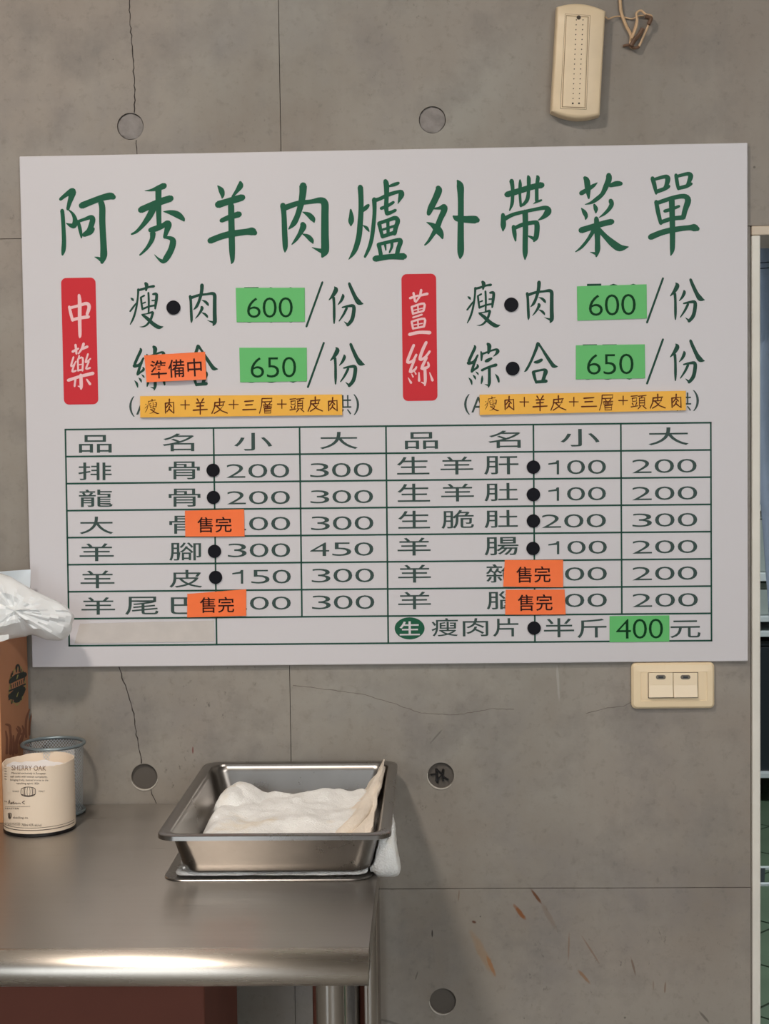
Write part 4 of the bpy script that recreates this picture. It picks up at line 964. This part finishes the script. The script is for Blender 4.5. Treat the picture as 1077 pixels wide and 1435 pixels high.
# bunched end: a lumpy roll to the right of the pan, standing on and hanging over the table edge
def blob(name, rings, m, root, n=18, s=1.0, amp=0.0012):
    """rings: (x, y, z, rx, rz, ang) ellipses across the y direction"""
    L = []
    for (x, y, z, a_, c_, an) in rings:
        l = []
        for i in range(n):
            t = 2 * math.pi * i / n; dx, dz = a_ * math.cos(t), c_ * math.sin(t)
            X, Z = x + dx * math.cos(an) - dz * math.sin(an), z + dx * math.sin(an) + dz * math.cos(an)
            w = nz(X * 70, y * 40, Z * 70) * amp
            l.append((X + w, y + w, Z + w))
        L.append(l)
    return MB().loops(L).obj(name, m, root, smooth=True, angle=80)
out_px = [(522, 1229), (540, 1229.5), (556, 1228), (561, 1218), (560, 1206), (557, 1190), (555, 1172), (553, 1152), (549, 1140), (546, 1146), (530, 1160), (523, 1180), (519, 1200), (517, 1216)]
out_px = catmull(out_px, 4, closed=True)
L = []
for (y, k, dy) in ((-0.383, 0.50, 0), (-0.378, 0.80, 0), (-0.368, 0.97, 0), (-0.350, 1.0, 0), (-0.325, 0.98, -2), (-0.295, 0.93, -4), (-0.265, 0.82, -6), (-0.245, 0.6, -8)):
    l = []
    for (px, py) in out_px:
        X = 546 + (px - 546) * k; Y = 1200 + (py - 1200) * k
        p = onY(X, Y, y)
        # at this depth the towel must stay on the table plane and clear of the pan wall
        z = max(p.z, ZT + (0.0046 if p.x < -0.0745 else 0.0008)) if p.x < TX1 + 0.001 else max(p.z, ZT - 0.006)
        tz = min(1, max(0, (z - Bz) / 0.05))
        wallo = -0.0748 + 0.0102 * tz if z < Rz - 0.009 else -0.0505
        if z > Bz + 0.002: X_ = max(p.x, wallo + 0.0006)
        else: X_ = p.x
        l.append((X_ + 0.0012 * nz(y * 60, z * 90, 1) * (1 if X_ > wallo + 0.004 else 0), y + 0.003 * nz(X_ * 80, z * 60, 2), z))
    L.append(l)
MB().loops(L).obj('bunched_end', M['cloth'], tw, smooth=True, angle=80)

# cloth inside the pan
cl = thing('dish_cloth', (-0.19, -0.2, Bz + 0.001), 'crumpled white cotton cloth lying inside the steel pan', 'cloth')
fz = Bz + 0.0016
def cloth_fn(u, v):
    # left edge leans inwards towards the back, back edge ragged
    xl = -0.304 + 0.012 * v + 0.004 * nz(v * 5, 2, 0); xr = -0.084
    yf = -0.385; yb = -0.094 + 0.010 * nz(u * 6, 1.3, 4) - 0.008 * math.sin(u * 3)
    x = xl + (xr - xl) * u; y = yf + (yb - yf) * v
    h = 0.020 + 0.010 * v + 0.008 * nz(x, y, 0.5, 24) + 0.0026 * nz(x, y, 2.5, 80)
    ed = min(u, 1 - u, 1 - v) * 14; ed = min(1, ed); h *= 0.25 + 0.75 * math.sin(ed * math.pi / 2)
    # fold at the left back corner
    d = math.hypot((u - 0.14) / 0.14, (v - 0.86) / 0.16)
    if d < 1: h += 0.013 * (1 - d * d)
    # the low front part hugs the rounded foot of the pan wall
    h *= min(1.0, 0.35 + v * 6)
    return (x, y, fz + max(0.001, h))
sheet('cloth_sheet', cloth_fn, 70, 60, M['cloth'], cl, 0.0022)
# lifted end lying against the right-hand wall, with a rolled hem
def wallx(z): return -0.0785 + 0.011 * (z - (Bz + 0.012)) / 0.038
def flap_fn(u, v):
    y = -0.345 + 0.315 * v
    top = 0.018 + 0.030 * min(1, v * 1.15) + 0.003 * math.sin(v * 14)
    z = fz + 0.006 + (top) * u ** 0.9
    spread = (0.066 * (1 - v) ** 0.75 + 0.008) * (1 - u) ** 1.05
    x = wallx(z) - 0.004 - spread + 0.003 * nz(u * 5, v * 9, 3)
    return (x - 0.004 * abs(nz(u * 7, v * 11, 5)) * (1 - u), y, z + 0.005 * nz(u * 4, v * 7, 8) * (1 - u) + 0.0012 * nz(u * 14, v * 30, 8))
sheet('lifted_flap', flap_fn, 24, 44, M['clothtan'], cl, 0.0022, lab='beige stained flap')
def lumpy_roll(name, path, m, seed):
    """rolled cloth: rings across a path with a soft uneven section"""
    Q = catmull(path, 6); L = []; n = 18
    for i, (x, y, z, r) in enumerate(Q):
        a, c = Vector(Q[max(0, i - 1)][:3]), Vector(Q[min(len(Q) - 1, i + 1)][:3]); t = (c - a).normalized()
        u = Vector((0, 0, 1)).cross(t).normalized(); w = t.cross(u); l = []
        for k in range(n):
            an = 2 * math.pi * k / n
            rr = r * (1 + 0.30 * nz(math.cos(an) * 1.3 + i * 0.16, math.sin(an) * 1.3, seed) + 0.10 * nz(i * 0.7, an * 2, seed))
            l.append(Vector((x, y, z)) + u * rr * math.cos(an) + w * rr * 0.85 * math.sin(an))
        L.append(l)
    MB().loops(L).obj(name, m, cl, smooth=True, angle=80)
def rp(y, z, off, r): return (wallx(z) - r - off, y, z, r)
lumpy_roll('rolled_hem', [rp(-0.360, fz + 0.012, 0.040, 0.008), rp(-0.330, fz + 0.018, 0.034, 0.010), rp(-0.290, fz + 0.026, 0.022, 0.010), rp(-0.240, fz + 0.030, 0.012, 0.0095),
                          rp(-0.190, fz + 0.036, 0.006, 0.0085), rp(-0.130, fz + 0.040, 0.002, 0.0075), rp(-0.085, fz + 0.046, 0.001, 0.0055), rp(-0.050, fz + 0.050, 0.001, 0.003)], M['clothtan'], 2.0)
lumpy_roll('cloth_fold', [rp(-0.372, fz + 0.014, 0.004, 0.011), rp(-0.335, fz + 0.018, 0.003, 0.014), rp(-0.290, fz + 0.020, 0.002, 0.012), rp(-0.240, fz + 0.022, 0.002, 0.010), rp(-0.200, fz + 0.024, 0.002, 0.006)], M['clothtan'], 5.0)
# turned-over corner at the left back
def corner_fn(u, v):
    x = -0.294 + 0.046 * u + 0.008 * v; y = -0.185 + 0.090 * v
    h = 0.034 + 0.012 * math.sin(math.pi * min(1, u * 1.1)) * math.sin(math.pi * (0.2 + 0.7 * v)) - 0.008 * u + 0.002 * nz(u * 5, v * 5, 6)
    ed = min(1, min(u, v * 1.2, 1 - u, 1 - v) * 7)
    return (x, y, fz + h * (0.62 + 0.38 * math.sin(ed * math.pi / 2)))
sheet('turned_corner', corner_fn, 16, 16, M['cloth'], cl, 0.003)

# ================================================================== CYLINDRICAL CARTON (cut whisky tube)
ZTt = ZT + 0.0003
cr = 0.0487
CY = -0.1365; CX = onY(56, 1158, CY).x
cyl = thing('paper_canister', (CX, CY, ZT), 'cream cut-down paper canister printed SHERRY OAK with a black base', 'canister')
def cylp(px, py, r):
    d = ray(px, py); o_ = EYE - Vector((CX, CY, 0)); a = d.x ** 2 + d.y ** 2; bb = 2 * (o_.x * d.x + o_.y * d.y); c_ = o_.x ** 2 + o_.y ** 2 - r * r
    D = max(0, bb * bb - 4 * a * c_); t = (-bb - math.sqrt(D)) / (2 * a); return EYE + d * t
n = 64; zt_ = []
# rim height follows the slanting, torn cut
def rimz(a):
    # a = angle, -90 deg faces the camera
    x = math.cos(a); y = math.sin(a)
    return ZTt + 0.0945 + 0.0016 * x + 0.0012 * y + 0.0016 * nz(x * 3, y * 3, 0.3) + 0.0012 * nz(x * 11, y * 11, 1)
A = [2 * math.pi * i / n for i in range(n)]
def ringc(r, z): return [(CX + r * math.cos(a), CY + r * math.sin(a), z(a) if callable(z) else z) for a in A]
MB().loops([ringc(cr - 0.001, ZTt + 0.0045), ringc(cr, ZTt + 0.0045), ringc(cr, lambda a: rimz(a)), ringc(cr - 0.0014, lambda a: rimz(a) + 0.0002), ringc(cr - 0.0014, ZTt + 0.005)], True, True).obj('canister_wall', M['label'], cyl, smooth=True, angle=50)
MB().loops([ringc(cr - 0.0008, ZTt), ringc(cr + 0.0006, ZTt + 0.0008), ringc(cr + 0.0006, ZTt + 0.0044), ringc(cr - 0.0012, ZTt + 0.0046)]).obj('base_rim', M['blackrim'], cyl, smooth=True, angle=50)
# rumpled paper lining inside
Ls = []
for k, (rk_, zk) in enumerate(((0.0468, 0.0835), (0.042, 0.086), (0.034, 0.080), (0.024, 0.074), (0.012, 0.077))):
    Ls.append([(CX + rk_ * math.cos(a), CY + rk_ * math.sin(a), ZTt + zk + 0.004 * nz(math.cos(a) * 3, math.sin(a) * 3, k * 2.3) + (0.003 * math.cos(a + 2.6))) for a in A])
MB().loops([ringc(0.0470, ZTt + 0.006)] + Ls).obj('paper_lining', M['paperin'], cyl, smooth=True, angle=30)
def cs(px, py): return cylp(px, py, cr + 0.00035)
def cpx(x, y): return (x / 8.285, 1030 + y / 8.285)
def curve_y(px): return 0.0
def ctext(b, s_, x0, y0, x1, y1, wt=0.0):
    a, c = cpx(x0, y0), cpx(x1, y1); put_text(b, s_, a[0], a[1], c[0], c[1], cs, wt, rot=0.012)
b = MB(); ctext(b, 'SHERRY OAK', 135, 355, 535, 412, 0.004)
b.obj('heading_print', M['labelink'], cyl, kind='stuff')
b = MB()
for s_, x0, y0, x1, y1 in (('Matured exclusively in European', 135, 432, 530, 462), ('oak casks with intense complexity,', 120, 472, 550, 502), ('bringing fruity, raisined aromas to the', 120, 511, 560, 541), ('resulting spirit 1824', 190, 550, 455, 580),
                           ('SINGLE', 145, 645, 220, 663), ('MALT', 450, 645, 520, 663), ('MASTER', 62, 845, 220, 862), ('distilling co.', 150, 948, 330, 978), ('DISTILLED AND BOTTLED', 62, 1018, 235, 1032), ('IN SCOTLAND', 90, 1036, 235, 1050), ('700ml 43% alc/vol', 250, 1030, 480, 1060)):
    ctext(b, s_, x0, y0, x1, y1)
b.obj('small_print', M['labelinkd'], cyl, kind='stuff')
b = MB()
def cst(pts, w): ribbon(b, [(x, y, w) for x, y in pts], cpx, cs, 1 / 8.285, n=3)
# barrel drawing
cst([(248, 625), (242, 662), (250, 695), (290, 712), (330, 716), (370, 710), (405, 692), (412, 658), (405, 622), (370, 608), (330, 604), (285, 608), (248, 625)], 7)
for x in (270, 290, 318, 345, 372, 392): cst([(x, 612 if 280 < x < 380 else 620), (x - (4 if x < 330 else -4), 660), (x, 708 if 280 < x < 380 else 698)], 8 if x in (290, 372) else 5)
cst([(250, 690), (330, 706), (402, 690)], 8)
cst([(60, 832), (200, 834), (350, 828)], 3)
# signature
cst([(52, 765), (60, 772)], 6); cst([(72, 768), (78, 776)], 6); cst([(95, 800), (110, 755), (118, 800), (140, 780), (135, 802), (160, 775), (158, 802), (185, 785), (190, 800), (225, 790), (240, 800)], 6); cst([(285, 768), (258, 782), (285, 800)], 7)
# shield
cst([(95, 912), (112, 906), (130, 914), (128, 950), (112, 974), (98, 950), (95, 912)], 8); cst([(112, 920), (112, 958)], 16)
# double line round the foot
for dz in (0.0090, 0.0125):
    pts = [(CX + (cr + 0.00035) * math.cos(a), CY + (cr + 0.00035) * math.sin(a)) for a in [math.radians(-175 + 170 * i / 40) for i in range(41)]]
    vs = [(x, y, ZTt + dz) for x, y in pts] + [(x, y, ZTt + dz + (0.0009 if dz < 0.01 else 0.0005)) for x, y in pts]
    b.add(vs, [(i, i + 1, 42 + i, 41 + i) for i in range(40)])
b.obj('label_drawing', M['labelinkd'], cyl, kind='stuff')
# side text at the left rim of the label
b = MB()
for y in (360, 390, 420, 450, 480, 510): cst([(52, y), (75, y + 4)], 6)
b.obj('label_side_print', M['labelinkd'], cyl, kind='stuff')

# ================================================================== WIRE MESH PEN CUP
my = -0.0475; mx = onZ(77, 1138, ZT).x
cup = thing('mesh_pen_cup', (mx, my, ZT), 'grey wire mesh pen cup standing behind the paper canister', 'pen cup')
ztop = onY(77, 1042, my).z; mr, mrt = 0.0395, 0.0425
b = MB(); nseg = 26; nw = 60
for s in (1, -1):
    for k in range(nw):
        pts_i, pts_o = [], []
        for j in range(nseg + 1):
            t = j / nseg; a = 2 * math.pi * k / nw + s * t * 1.9; r = mr + (mrt - mr) * t; z = ZT + 0.004 + (ztop - ZT - 0.006) * t
            da = 0.00042 / r
            pts_i.append((mx + r * math.cos(a - da), my + r * math.sin(a - da), z)); pts_o.append((mx + r * math.cos(a + da), my + r * math.sin(a + da), z))
        b.add(pts_i + pts_o, [(j, j + 1, nseg + 2 + j, nseg + 1 + j) for j in range(nseg)])
b.obj('mesh_wall', M['mesh'], cup, kind='stuff')
def torus(r, z, rt): return [(mx + r * math.cos(a), my + r * math.sin(a), z) for a in A]
MB().tube(torus(mrt + 0.0012, ztop, 0), 0.0026, 10, closed=True).obj('top_rim', M['meshrim'], cup, smooth=True, angle=80)
MB().tube(torus(mr + 0.0022, ZT + 0.0026, 0), 0.0024, 10, closed=True).obj('bottom_rim', M['meshrim'], cup, smooth=True, angle=80)
MB().cyl((mx, my, ZT + 0.001), (0, 0, 1), mr, 0.0015, 48).obj('cup_base', M['meshrim'], cup)
MB().add([(mx - 0.006, my - 0.030, ZT + 0.004), (mx + 0.034, my - 0.012, ZT + 0.004), (mx + 0.036, my - 0.012, ztop - 0.001), (mx - 0.004, my - 0.030, ztop - 0.006),
          (mx - 0.006, my - 0.0295, ZT + 0.004), (mx + 0.034, my - 0.0115, ZT + 0.004), (mx + 0.036, my - 0.0115, ztop - 0.001), (mx - 0.004, my - 0.0295, ztop - 0.006)],
         [(0, 1, 2, 3), (7, 6, 5, 4), (0, 4, 5, 1), (1, 5, 6, 2), (2, 6, 7, 3), (3, 7, 4, 0)])
sl_ = MB().add([(mx - 0.006, my - 0.030, ZT + 0.004), (mx + 0.032, my - 0.014, ZT + 0.004), (mx + 0.034, my - 0.014, ztop + 0.0), (mx - 0.004, my - 0.030, ztop - 0.004),
          (mx - 0.006, my - 0.0292, ZT + 0.004), (mx + 0.032, my - 0.0132, ZT + 0.004), (mx + 0.034, my - 0.0132, ztop + 0.0), (mx - 0.004, my - 0.0292, ztop - 0.004)],
         [(0, 1, 2, 3), (7, 6, 5, 4), (0, 4, 5, 1), (1, 5, 6, 2), (2, 6, 7, 3), (3, 7, 4, 0)]).obj('paper_slip', M['paperin'], origin=(mx + 0.014, my - 0.022, ZT + 0.004))
tag(sl_, 'white paper slip standing inside the wire mesh pen cup', 'paper')

# ================================================================== CARDBOARD BOX WITH BADGE
Fp = onZ(5, 1153, ZT); Fp.z = 0; Bp = Vector((-0.5885, -0.009, 0)); Fp = Vector((Fp.x, Fp.y, 0))
zb = onY(30, 893, -0.05).z
sd = (Bp - Fp).normalized(); nrm = Vector((sd.y, -sd.x, 0)).normalized()   # faces right
lf = -nrm
cb_ = thing('cardboard_box', (Fp.x - 0.09, -0.05, ZT), 'brown cardboard box at the left edge with a black badge on its side', 'box')
D1 = (Bp - Fp).length; wbx = 0.22
P4 = [Fp, Bp, Bp + lf * wbx, Fp + lf * wbx]
z0_ = ZT + 0.0003
b = MB(); b.add([(p.x, p.y, z) for z in (z0_, zb) for p in P4], [(0, 1, 5, 4), (1, 2, 6, 5), (2, 3, 7, 6), (3, 0, 4, 7), (0, 3, 2, 1), (4, 5, 6, 7)])
b.obj('box_body', M['card'], cb_, bevel=0.0008)
# lighter front sheet
f0, f1 = Fp - sd * 0.0012, Fp + lf * wbx - sd * 0.0012
MB().add([(f0.x, f0.y, z0_), (f1.x, f1.y, z0_), (f1.x, f1.y, zb), (f0.x, f0.y, zb), (Fp.x, Fp.y, z0_), (P4[3].x, P4[3].y, z0_), (P4[3].x, P4[3].y, zb), (Fp.x, Fp.y, zb)],
         [(0, 1, 2, 3), (7, 6, 5, 4), (0, 4, 5, 1), (1, 5, 6, 2), (2, 6, 7, 3), (3, 7, 4, 0)]).obj('front_panel', M['cardfront'], cb_)
def bs(px, py, off=0.0004): return onPlane(px, py, Fp + nrm * off, nrm)
def bpx(x, y): return (x / 9.567, 920 + y / 9.567)
badge = MB(); n = 40; vs = []
for i in range(n):
    a = 2 * math.pi * i / n; k = 1 + 0.05 * math.sin(a * 9) + 0.03 * math.sin(a * 5 + 1)
    x, y = 112 * k * math.cos(a), 250 * k * math.sin(a); x2 = 232 + x - 0.02 * y; y2 = 395 + y - 0.30 * x
    vs.append((x2, y2))
ol = MB(); ol.add([bs(*bpx(x, y), 0.0003) for x, y in vs], [tuple(range(n))]); bo = ol.obj('badge', M['badgeline'], cb_)
b = MB(); b.add([bs(*bpx(232 + (x - 232) * 0.88, 395 + (y - 395) * 0.92), 0.0006) for x, y in vs], [tuple(range(n))]); b.obj('badge_field', M['card'], bo)
b = MB()
def T3(x, y): return bpx(x, y)
def bsf(x, y): return bs(x, y, 0.0009)
ribbon(b, [(222, 210, 14), (222, 140, 22), (243, 112, 24), (262, 150, 20), (258, 205, 14)], T3, bsf, 1 / 9.567)
ribbon(b, [(150, 330, 60), (225, 275, 80), (330, 240, 70)], T3, bsf, 1 / 9.567, n=2)
ribbon(b, [(135, 350, 30), (230, 305, 30), (335, 262, 30)], T3, bsf, 1 / 9.567, n=2)
ribbon(b, [(125, 462, 22), (230, 418, 22), (338, 370, 22)], T3, bsf, 1 / 9.567, n=2)
ribbon(b, [(150, 535, 90), (225, 510, 150), (300, 440, 100)], T3, bsf, 1 / 9.567, n=2)
ribbon(b, [(205, 595, 50), (245, 590, 50), (262, 560, 40)], T3, bsf, 1 / 9.567, n=2)
for i in range(7):
    x = 150 + i * 28; y = 405 - i * 13; ribbon(b, [(x, y - 22, 11), (x + 2, y + 22, 11)], T3, bsf, 1 / 9.567)
for x, y in ((160, 250), (175, 220), (285, 190), (310, 220), (330, 300), (130, 560), (290, 560), (330, 450), (165, 610)):
    ribbon(b, [(x, y - 24, 10), (x - 6, y + 20, 16)], T3, bsf, 1 / 9.567)
b.obj('badge_print', M['badge'], bo, kind='stuff')
b = MB()
ribbon(b, [(225, 300, 12), (240, 250, 16)], T3, lambda x, y: bs(x, y, 0.0012), 1 / 9.567); ribbon(b, [(225, 540, 14), (245, 480, 10)], T3, lambda x, y: bs(x, y, 0.0012), 1 / 9.567)
b.obj('badge_accent', M['badgeline'], bo, kind='stuff')  # yellowish accent strokes printed on the badge
# brown plant print at the foot of the side
b = MB()
for st in ([(395, 710, 16), (355, 830, 30), (345, 960, 30), (350, 1080, 30)], [(430, 760, 14), (400, 900, 24), (395, 1050, 24)], [(80, 910, 26), (130, 930, 34), (140, 1020, 30), (150, 1120, 40), (140, 1300, 44)], [(78, 1000, 20), (95, 1120, 30), (90, 1300, 34)],
           [(240, 940, 24), (270, 990, 40), (240, 1080, 44), (215, 1180, 44), (215, 1290, 50)], [(300, 930, 20), (320, 1000, 34), (300, 1080, 40), (270, 1160, 50)], [(180, 1060, 18), (185, 1180, 26), (175, 1320, 26)], [(220, 960, 16), (250, 1010, 24), (290, 1040, 24)]):
    ribbon(b, st, T3, lambda x, y: bs(x, y, 0.0004), 1 / 9.567)
b.obj('plant_print', M['cardprint'], cb_, kind='stuff')

# ================================================================== PLASTIC BAG ON THE BOX
bag = thing('plastic_bag', (-0.62, -0.08, zb), 'crumpled white plastic bag lying on the cardboard box in front of the board', 'plastic bag')
ol_ = [(-60, 815), (-20, 801), (0, 803), (20, 811), (38, 822), (60, 833), (86, 845), (98, 855), (104, 864), (102, 874), (99, 886), (88, 897), (66, 897), (45, 890), (30, 893), (8, 897), (-20, 905), (-60, 905)]
ol_ = catmull(ol_, 3, closed=True)
cxp, cyp = 20, 856
def crump(x, y, k):
    v = 0
    for s, a in ((0.035, 1.0), (0.08, 0.55), (0.17, 0.28)):
        v += a * (1 - 2 * abs(noise.noise(Vector((x * s, y * s * 1.3, k)))))
    return v
for side in (0,):
    Ls = []
    n = len(ol_)
    # front shells from centre out, then back shells
    fr_ = [0.02, 0.15, 0.3, 0.45, 0.6, 0.74, 0.86, 0.95, 1.0]
    Y0 = -0.085
    for k, t in enumerate(fr_):
        l = []
        for (x, y) in ol_:
            X, Y = cxp + (x - cxp) * t, cyp + (y - cyp) * t
            X += 1.2 * noise.noise(Vector((X * 0.1, Y * 0.1, 5))); Y += 1.2 * noise.noise(Vector((X * 0.1, Y * 0.1, 9)))
            dep = 0.036 * math.sqrt(max(0, 1 - t * t)) + 0.013 * crump(X, Y, 1.0) * (1 - 0.6 * t)
            l.append(onY(X, Y, Y0 - dep + 0.02))
        Ls.append(l)
    for k, t in enumerate(reversed(fr_[:-1])):
        l = []
        for (x, y) in ol_:
            X, Y = cxp + (x - cxp) * t, cyp + (y - cyp) * t
            dep = 0.022 * math.sqrt(max(0, 1 - t * t)) + 0.004 * crump(X, Y, 4.0) * (1 - t)
            p = onY(X, Y, Y0 + dep + 0.02); l.append(p)
        Ls.append(l)
    MB().loops(Ls).obj('bag_body', M['plastic'], bag, smooth=True, angle=22)
# hanging skirt of the bag down the left and a thin sheet standing up behind
def skirt(u, v):
    px = -70 + 82 * u; py = 888 + 26 * v * (1 - 0.75 * u) + 2 * math.sin(u * 9)
    return onY(px, py, -0.125 - 0.006 * math.sin(u * 14) - 0.004 * v)
sheet('bag_skirt', skirt, 24, 6, M['plastic'], bag, 0.0006)
def film(u, v):
    px = -70 + 113 * u - 1.0 * v; py = 806 - 8 * u + 32 * v
    return onY(px, py, -0.040 - 0.010 * (1 - u) + 0.003 * math.sin(u * 8 + v * 3))
M['film'] = mat('thin_plastic_film', (214, 222, 228), 0.25)
sheet('bag_film', film, 20, 8, M['film'], bag, 0.0004)

# ================================================================== THROUGH THE DOORWAY
# curtain hung inside the opening
cu = thing('doorway_curtain', (0.95, 0.30, 0.4), 'blue grey pleated curtain hanging inside the doorway on the right', 'curtain')
yc = 0.30
def curt(u, v):
    pt = onY(1055, 330, yc); zt2 = JZ1 + 0.16; zl = onY(1060, 1010, yc).z
    z = zt2 + (zl - zt2) * v
    # left edge slants inwards near the bottom
    pxl = 1058 if z > 1.40 else 1058 + (1.40 - z) * 62
    xl = onY(pxl, 700, yc).x; x = xl + (1.36 - xl) * u
    return (x, yc + 0.012 * math.sin(u * 95 + 0.4) + 0.004 * math.sin(u * 40), z)
sheet('curtain_cloth', curt, 150, 24, M['curtain'], cu, 0.0012)
for py in (368, 376):
    z = onY(1065, py, yc).z; b = MB(); vs = []
    for i in range(151):
        p = curt(i / 150, 0.25); vs += [(p[0], p[1] - 0.003, z), (p[0], p[1] - 0.003, z + 0.0016)]
    b.add(vs, [(2 * i, 2 * i + 2, 2 * i + 3, 2 * i + 1) for i in range(150)]); b.obj('curtain_seam', M['curtaind'], cu)
MB().cyl((DX - 0.05, yc, JZ1 + 0.17), (1, 0, 0), 0.008, DX1 - DX + 0.1, 16).obj('curtain_rod', M['tube'], cu, smooth=True)
# rack in the kitchen
yr = 3.35
zr = lambda py: onY(1070, py, yr).z
rx = onY(1064, 900, yr).x
rk = thing('storage_rack', (1.6, yr + 0.25, 0), 'white enamel storage rack at the far side of the kitchen, seen through the doorway', 'rack')
shelves = [708, 803, 864, 885, 1083]
for py in shelves:
    z = zr(py); h = 0.020 if py != 803 else 0.03
    MB().box(1.02, 2.3, yr, yr + 0.45, z - h, z).obj('shelf', M['rackm'], rk, bevel=0.002)
for px_, py_ in ((1.02, yr + 0.02), (2.27, yr + 0.02), (1.02, yr + 0.42), (2.27, yr + 0.42)):
    MB().box(px_, px_ + 0.03, py_, py_ + 0.03, 0, 1.9).obj('post', M['rackm'], rk)
sb = 'boxes on the kitchen rack'
for (x0, x1, pt_, pbm, m_, lab) in ((1.06, 1.262, 660, 705, 'binb', 'blue box on the top shelf of the rack beyond the doorway'),
                                   (1.06, 1.55, 720, 799, 'binm', 'grey box on the second shelf of the rack, below the blue box'),
                                   (1.06, 1.50, 818, 860, 'binm', 'pale grey box on the third shelf of the rack beyond the doorway'),
                                   (1.06, 1.60, 899, 1030, 'dark', 'dark appliance on the lowest rack shelf beyond the doorway')):
    z1_, z0b = zr(pt_), max(zr(pbm), 0)
    under = [zr(p) for p in shelves if p >= pbm - 5]
    z0b = max(under) + 0.0005 if under else z0b
    t_ = thing('storage_box' if m_ != 'dark' else 'appliance', ((x0 + x1) / 2, yr + 0.2, z0b), lab, 'box' if m_ != 'dark' else 'appliance', sb if m_ != 'dark' else None)
    MB().box(x0, x1, yr + 0.03, yr + 0.36, z0b, z1_ - 0.02).obj('body', M[m_], t_, bevel=0.006)
    MB().box(x0 - 0.004, x1 + 0.004, yr + 0.024, yr + 0.366, z1_ - 0.0195, z1_).obj('lid', M[m_], t_, bevel=0.003)
# drain channel in the floor
dg = thing('drain_grate', (1.3, 2.6, 0.0), 'grey steel drain grating set in the green kitchen floor', 'drain grate')
ya, yb_ = onZ(1070, 1236, 0.004).y, onZ(1070, 1217, 0.004).y
MB().box(0.62, 2.2, ya - 0.03, ya - 0.01, 0.0, 0.006).box(0.62, 2.2, yb_, yb_ + 0.02, 0.0, 0.006).obj('grate_edge', M['rackm'], dg)
for i in range(40):
    x = 0.64 + i * 0.038
    MB().add([(x, ya - 0.01, 0.0005), (x + 0.014, ya - 0.01, 0.0005), (x + 0.05, yb_, 0.0005), (x + 0.036, yb_, 0.0005), (x, ya - 0.01, 0.005), (x + 0.014, ya - 0.01, 0.005), (x + 0.05, yb_, 0.005), (x + 0.036, yb_, 0.005)],
             [(0, 3, 2, 1), (4, 5, 6, 7), (0, 1, 5, 4), (1, 2, 6, 5), (2, 3, 7, 6), (3, 0, 4, 7)]).obj('grate_bar', M['grate'], dg)

# ================================================================== LAMPS
def lamp(name, x, y, z, sx, sy, power, col, lab):
    t = thing(name, (x, y, z), lab, 'lamp')
    MB().box(x - sx / 2 - 0.02, x + sx / 2 + 0.02, y - sy / 2 - 0.02, y + sy / 2 + 0.02, z + 0.012, ZC - 0.0005).obj('housing', M['lampb'], t, bevel=0.004)
    d = bpy.data.lights.new(name + '_light', 'AREA'); d.shape = 'RECTANGLE'; d.size = sx; d.size_y = sy; d.energy = power; d.color = col
    o = bpy.data.objects.new('light_panel', d); link(o); o.parent = t; o.location = (0, 0, 0.008)
lamp('ceiling_lamp', -0.68, -1.45, 2.70, 0.20, 0.20, 27, (1.0, 0.90, 0.80), 'small square ceiling lamp over the counter, left of the camera')
lamp('ceiling_lamp', 0.9, -2.6, 2.74, 1.2, 0.20, 34, (1.0, 0.93, 0.86), 'long ceiling lamp behind the camera on the right')
lamp('kitchen_lamp', 1.3, 1.7, 2.74, 1.0, 0.20, 60, (0.88, 0.95, 1.0), 'long cool ceiling lamp over the kitchen floor')
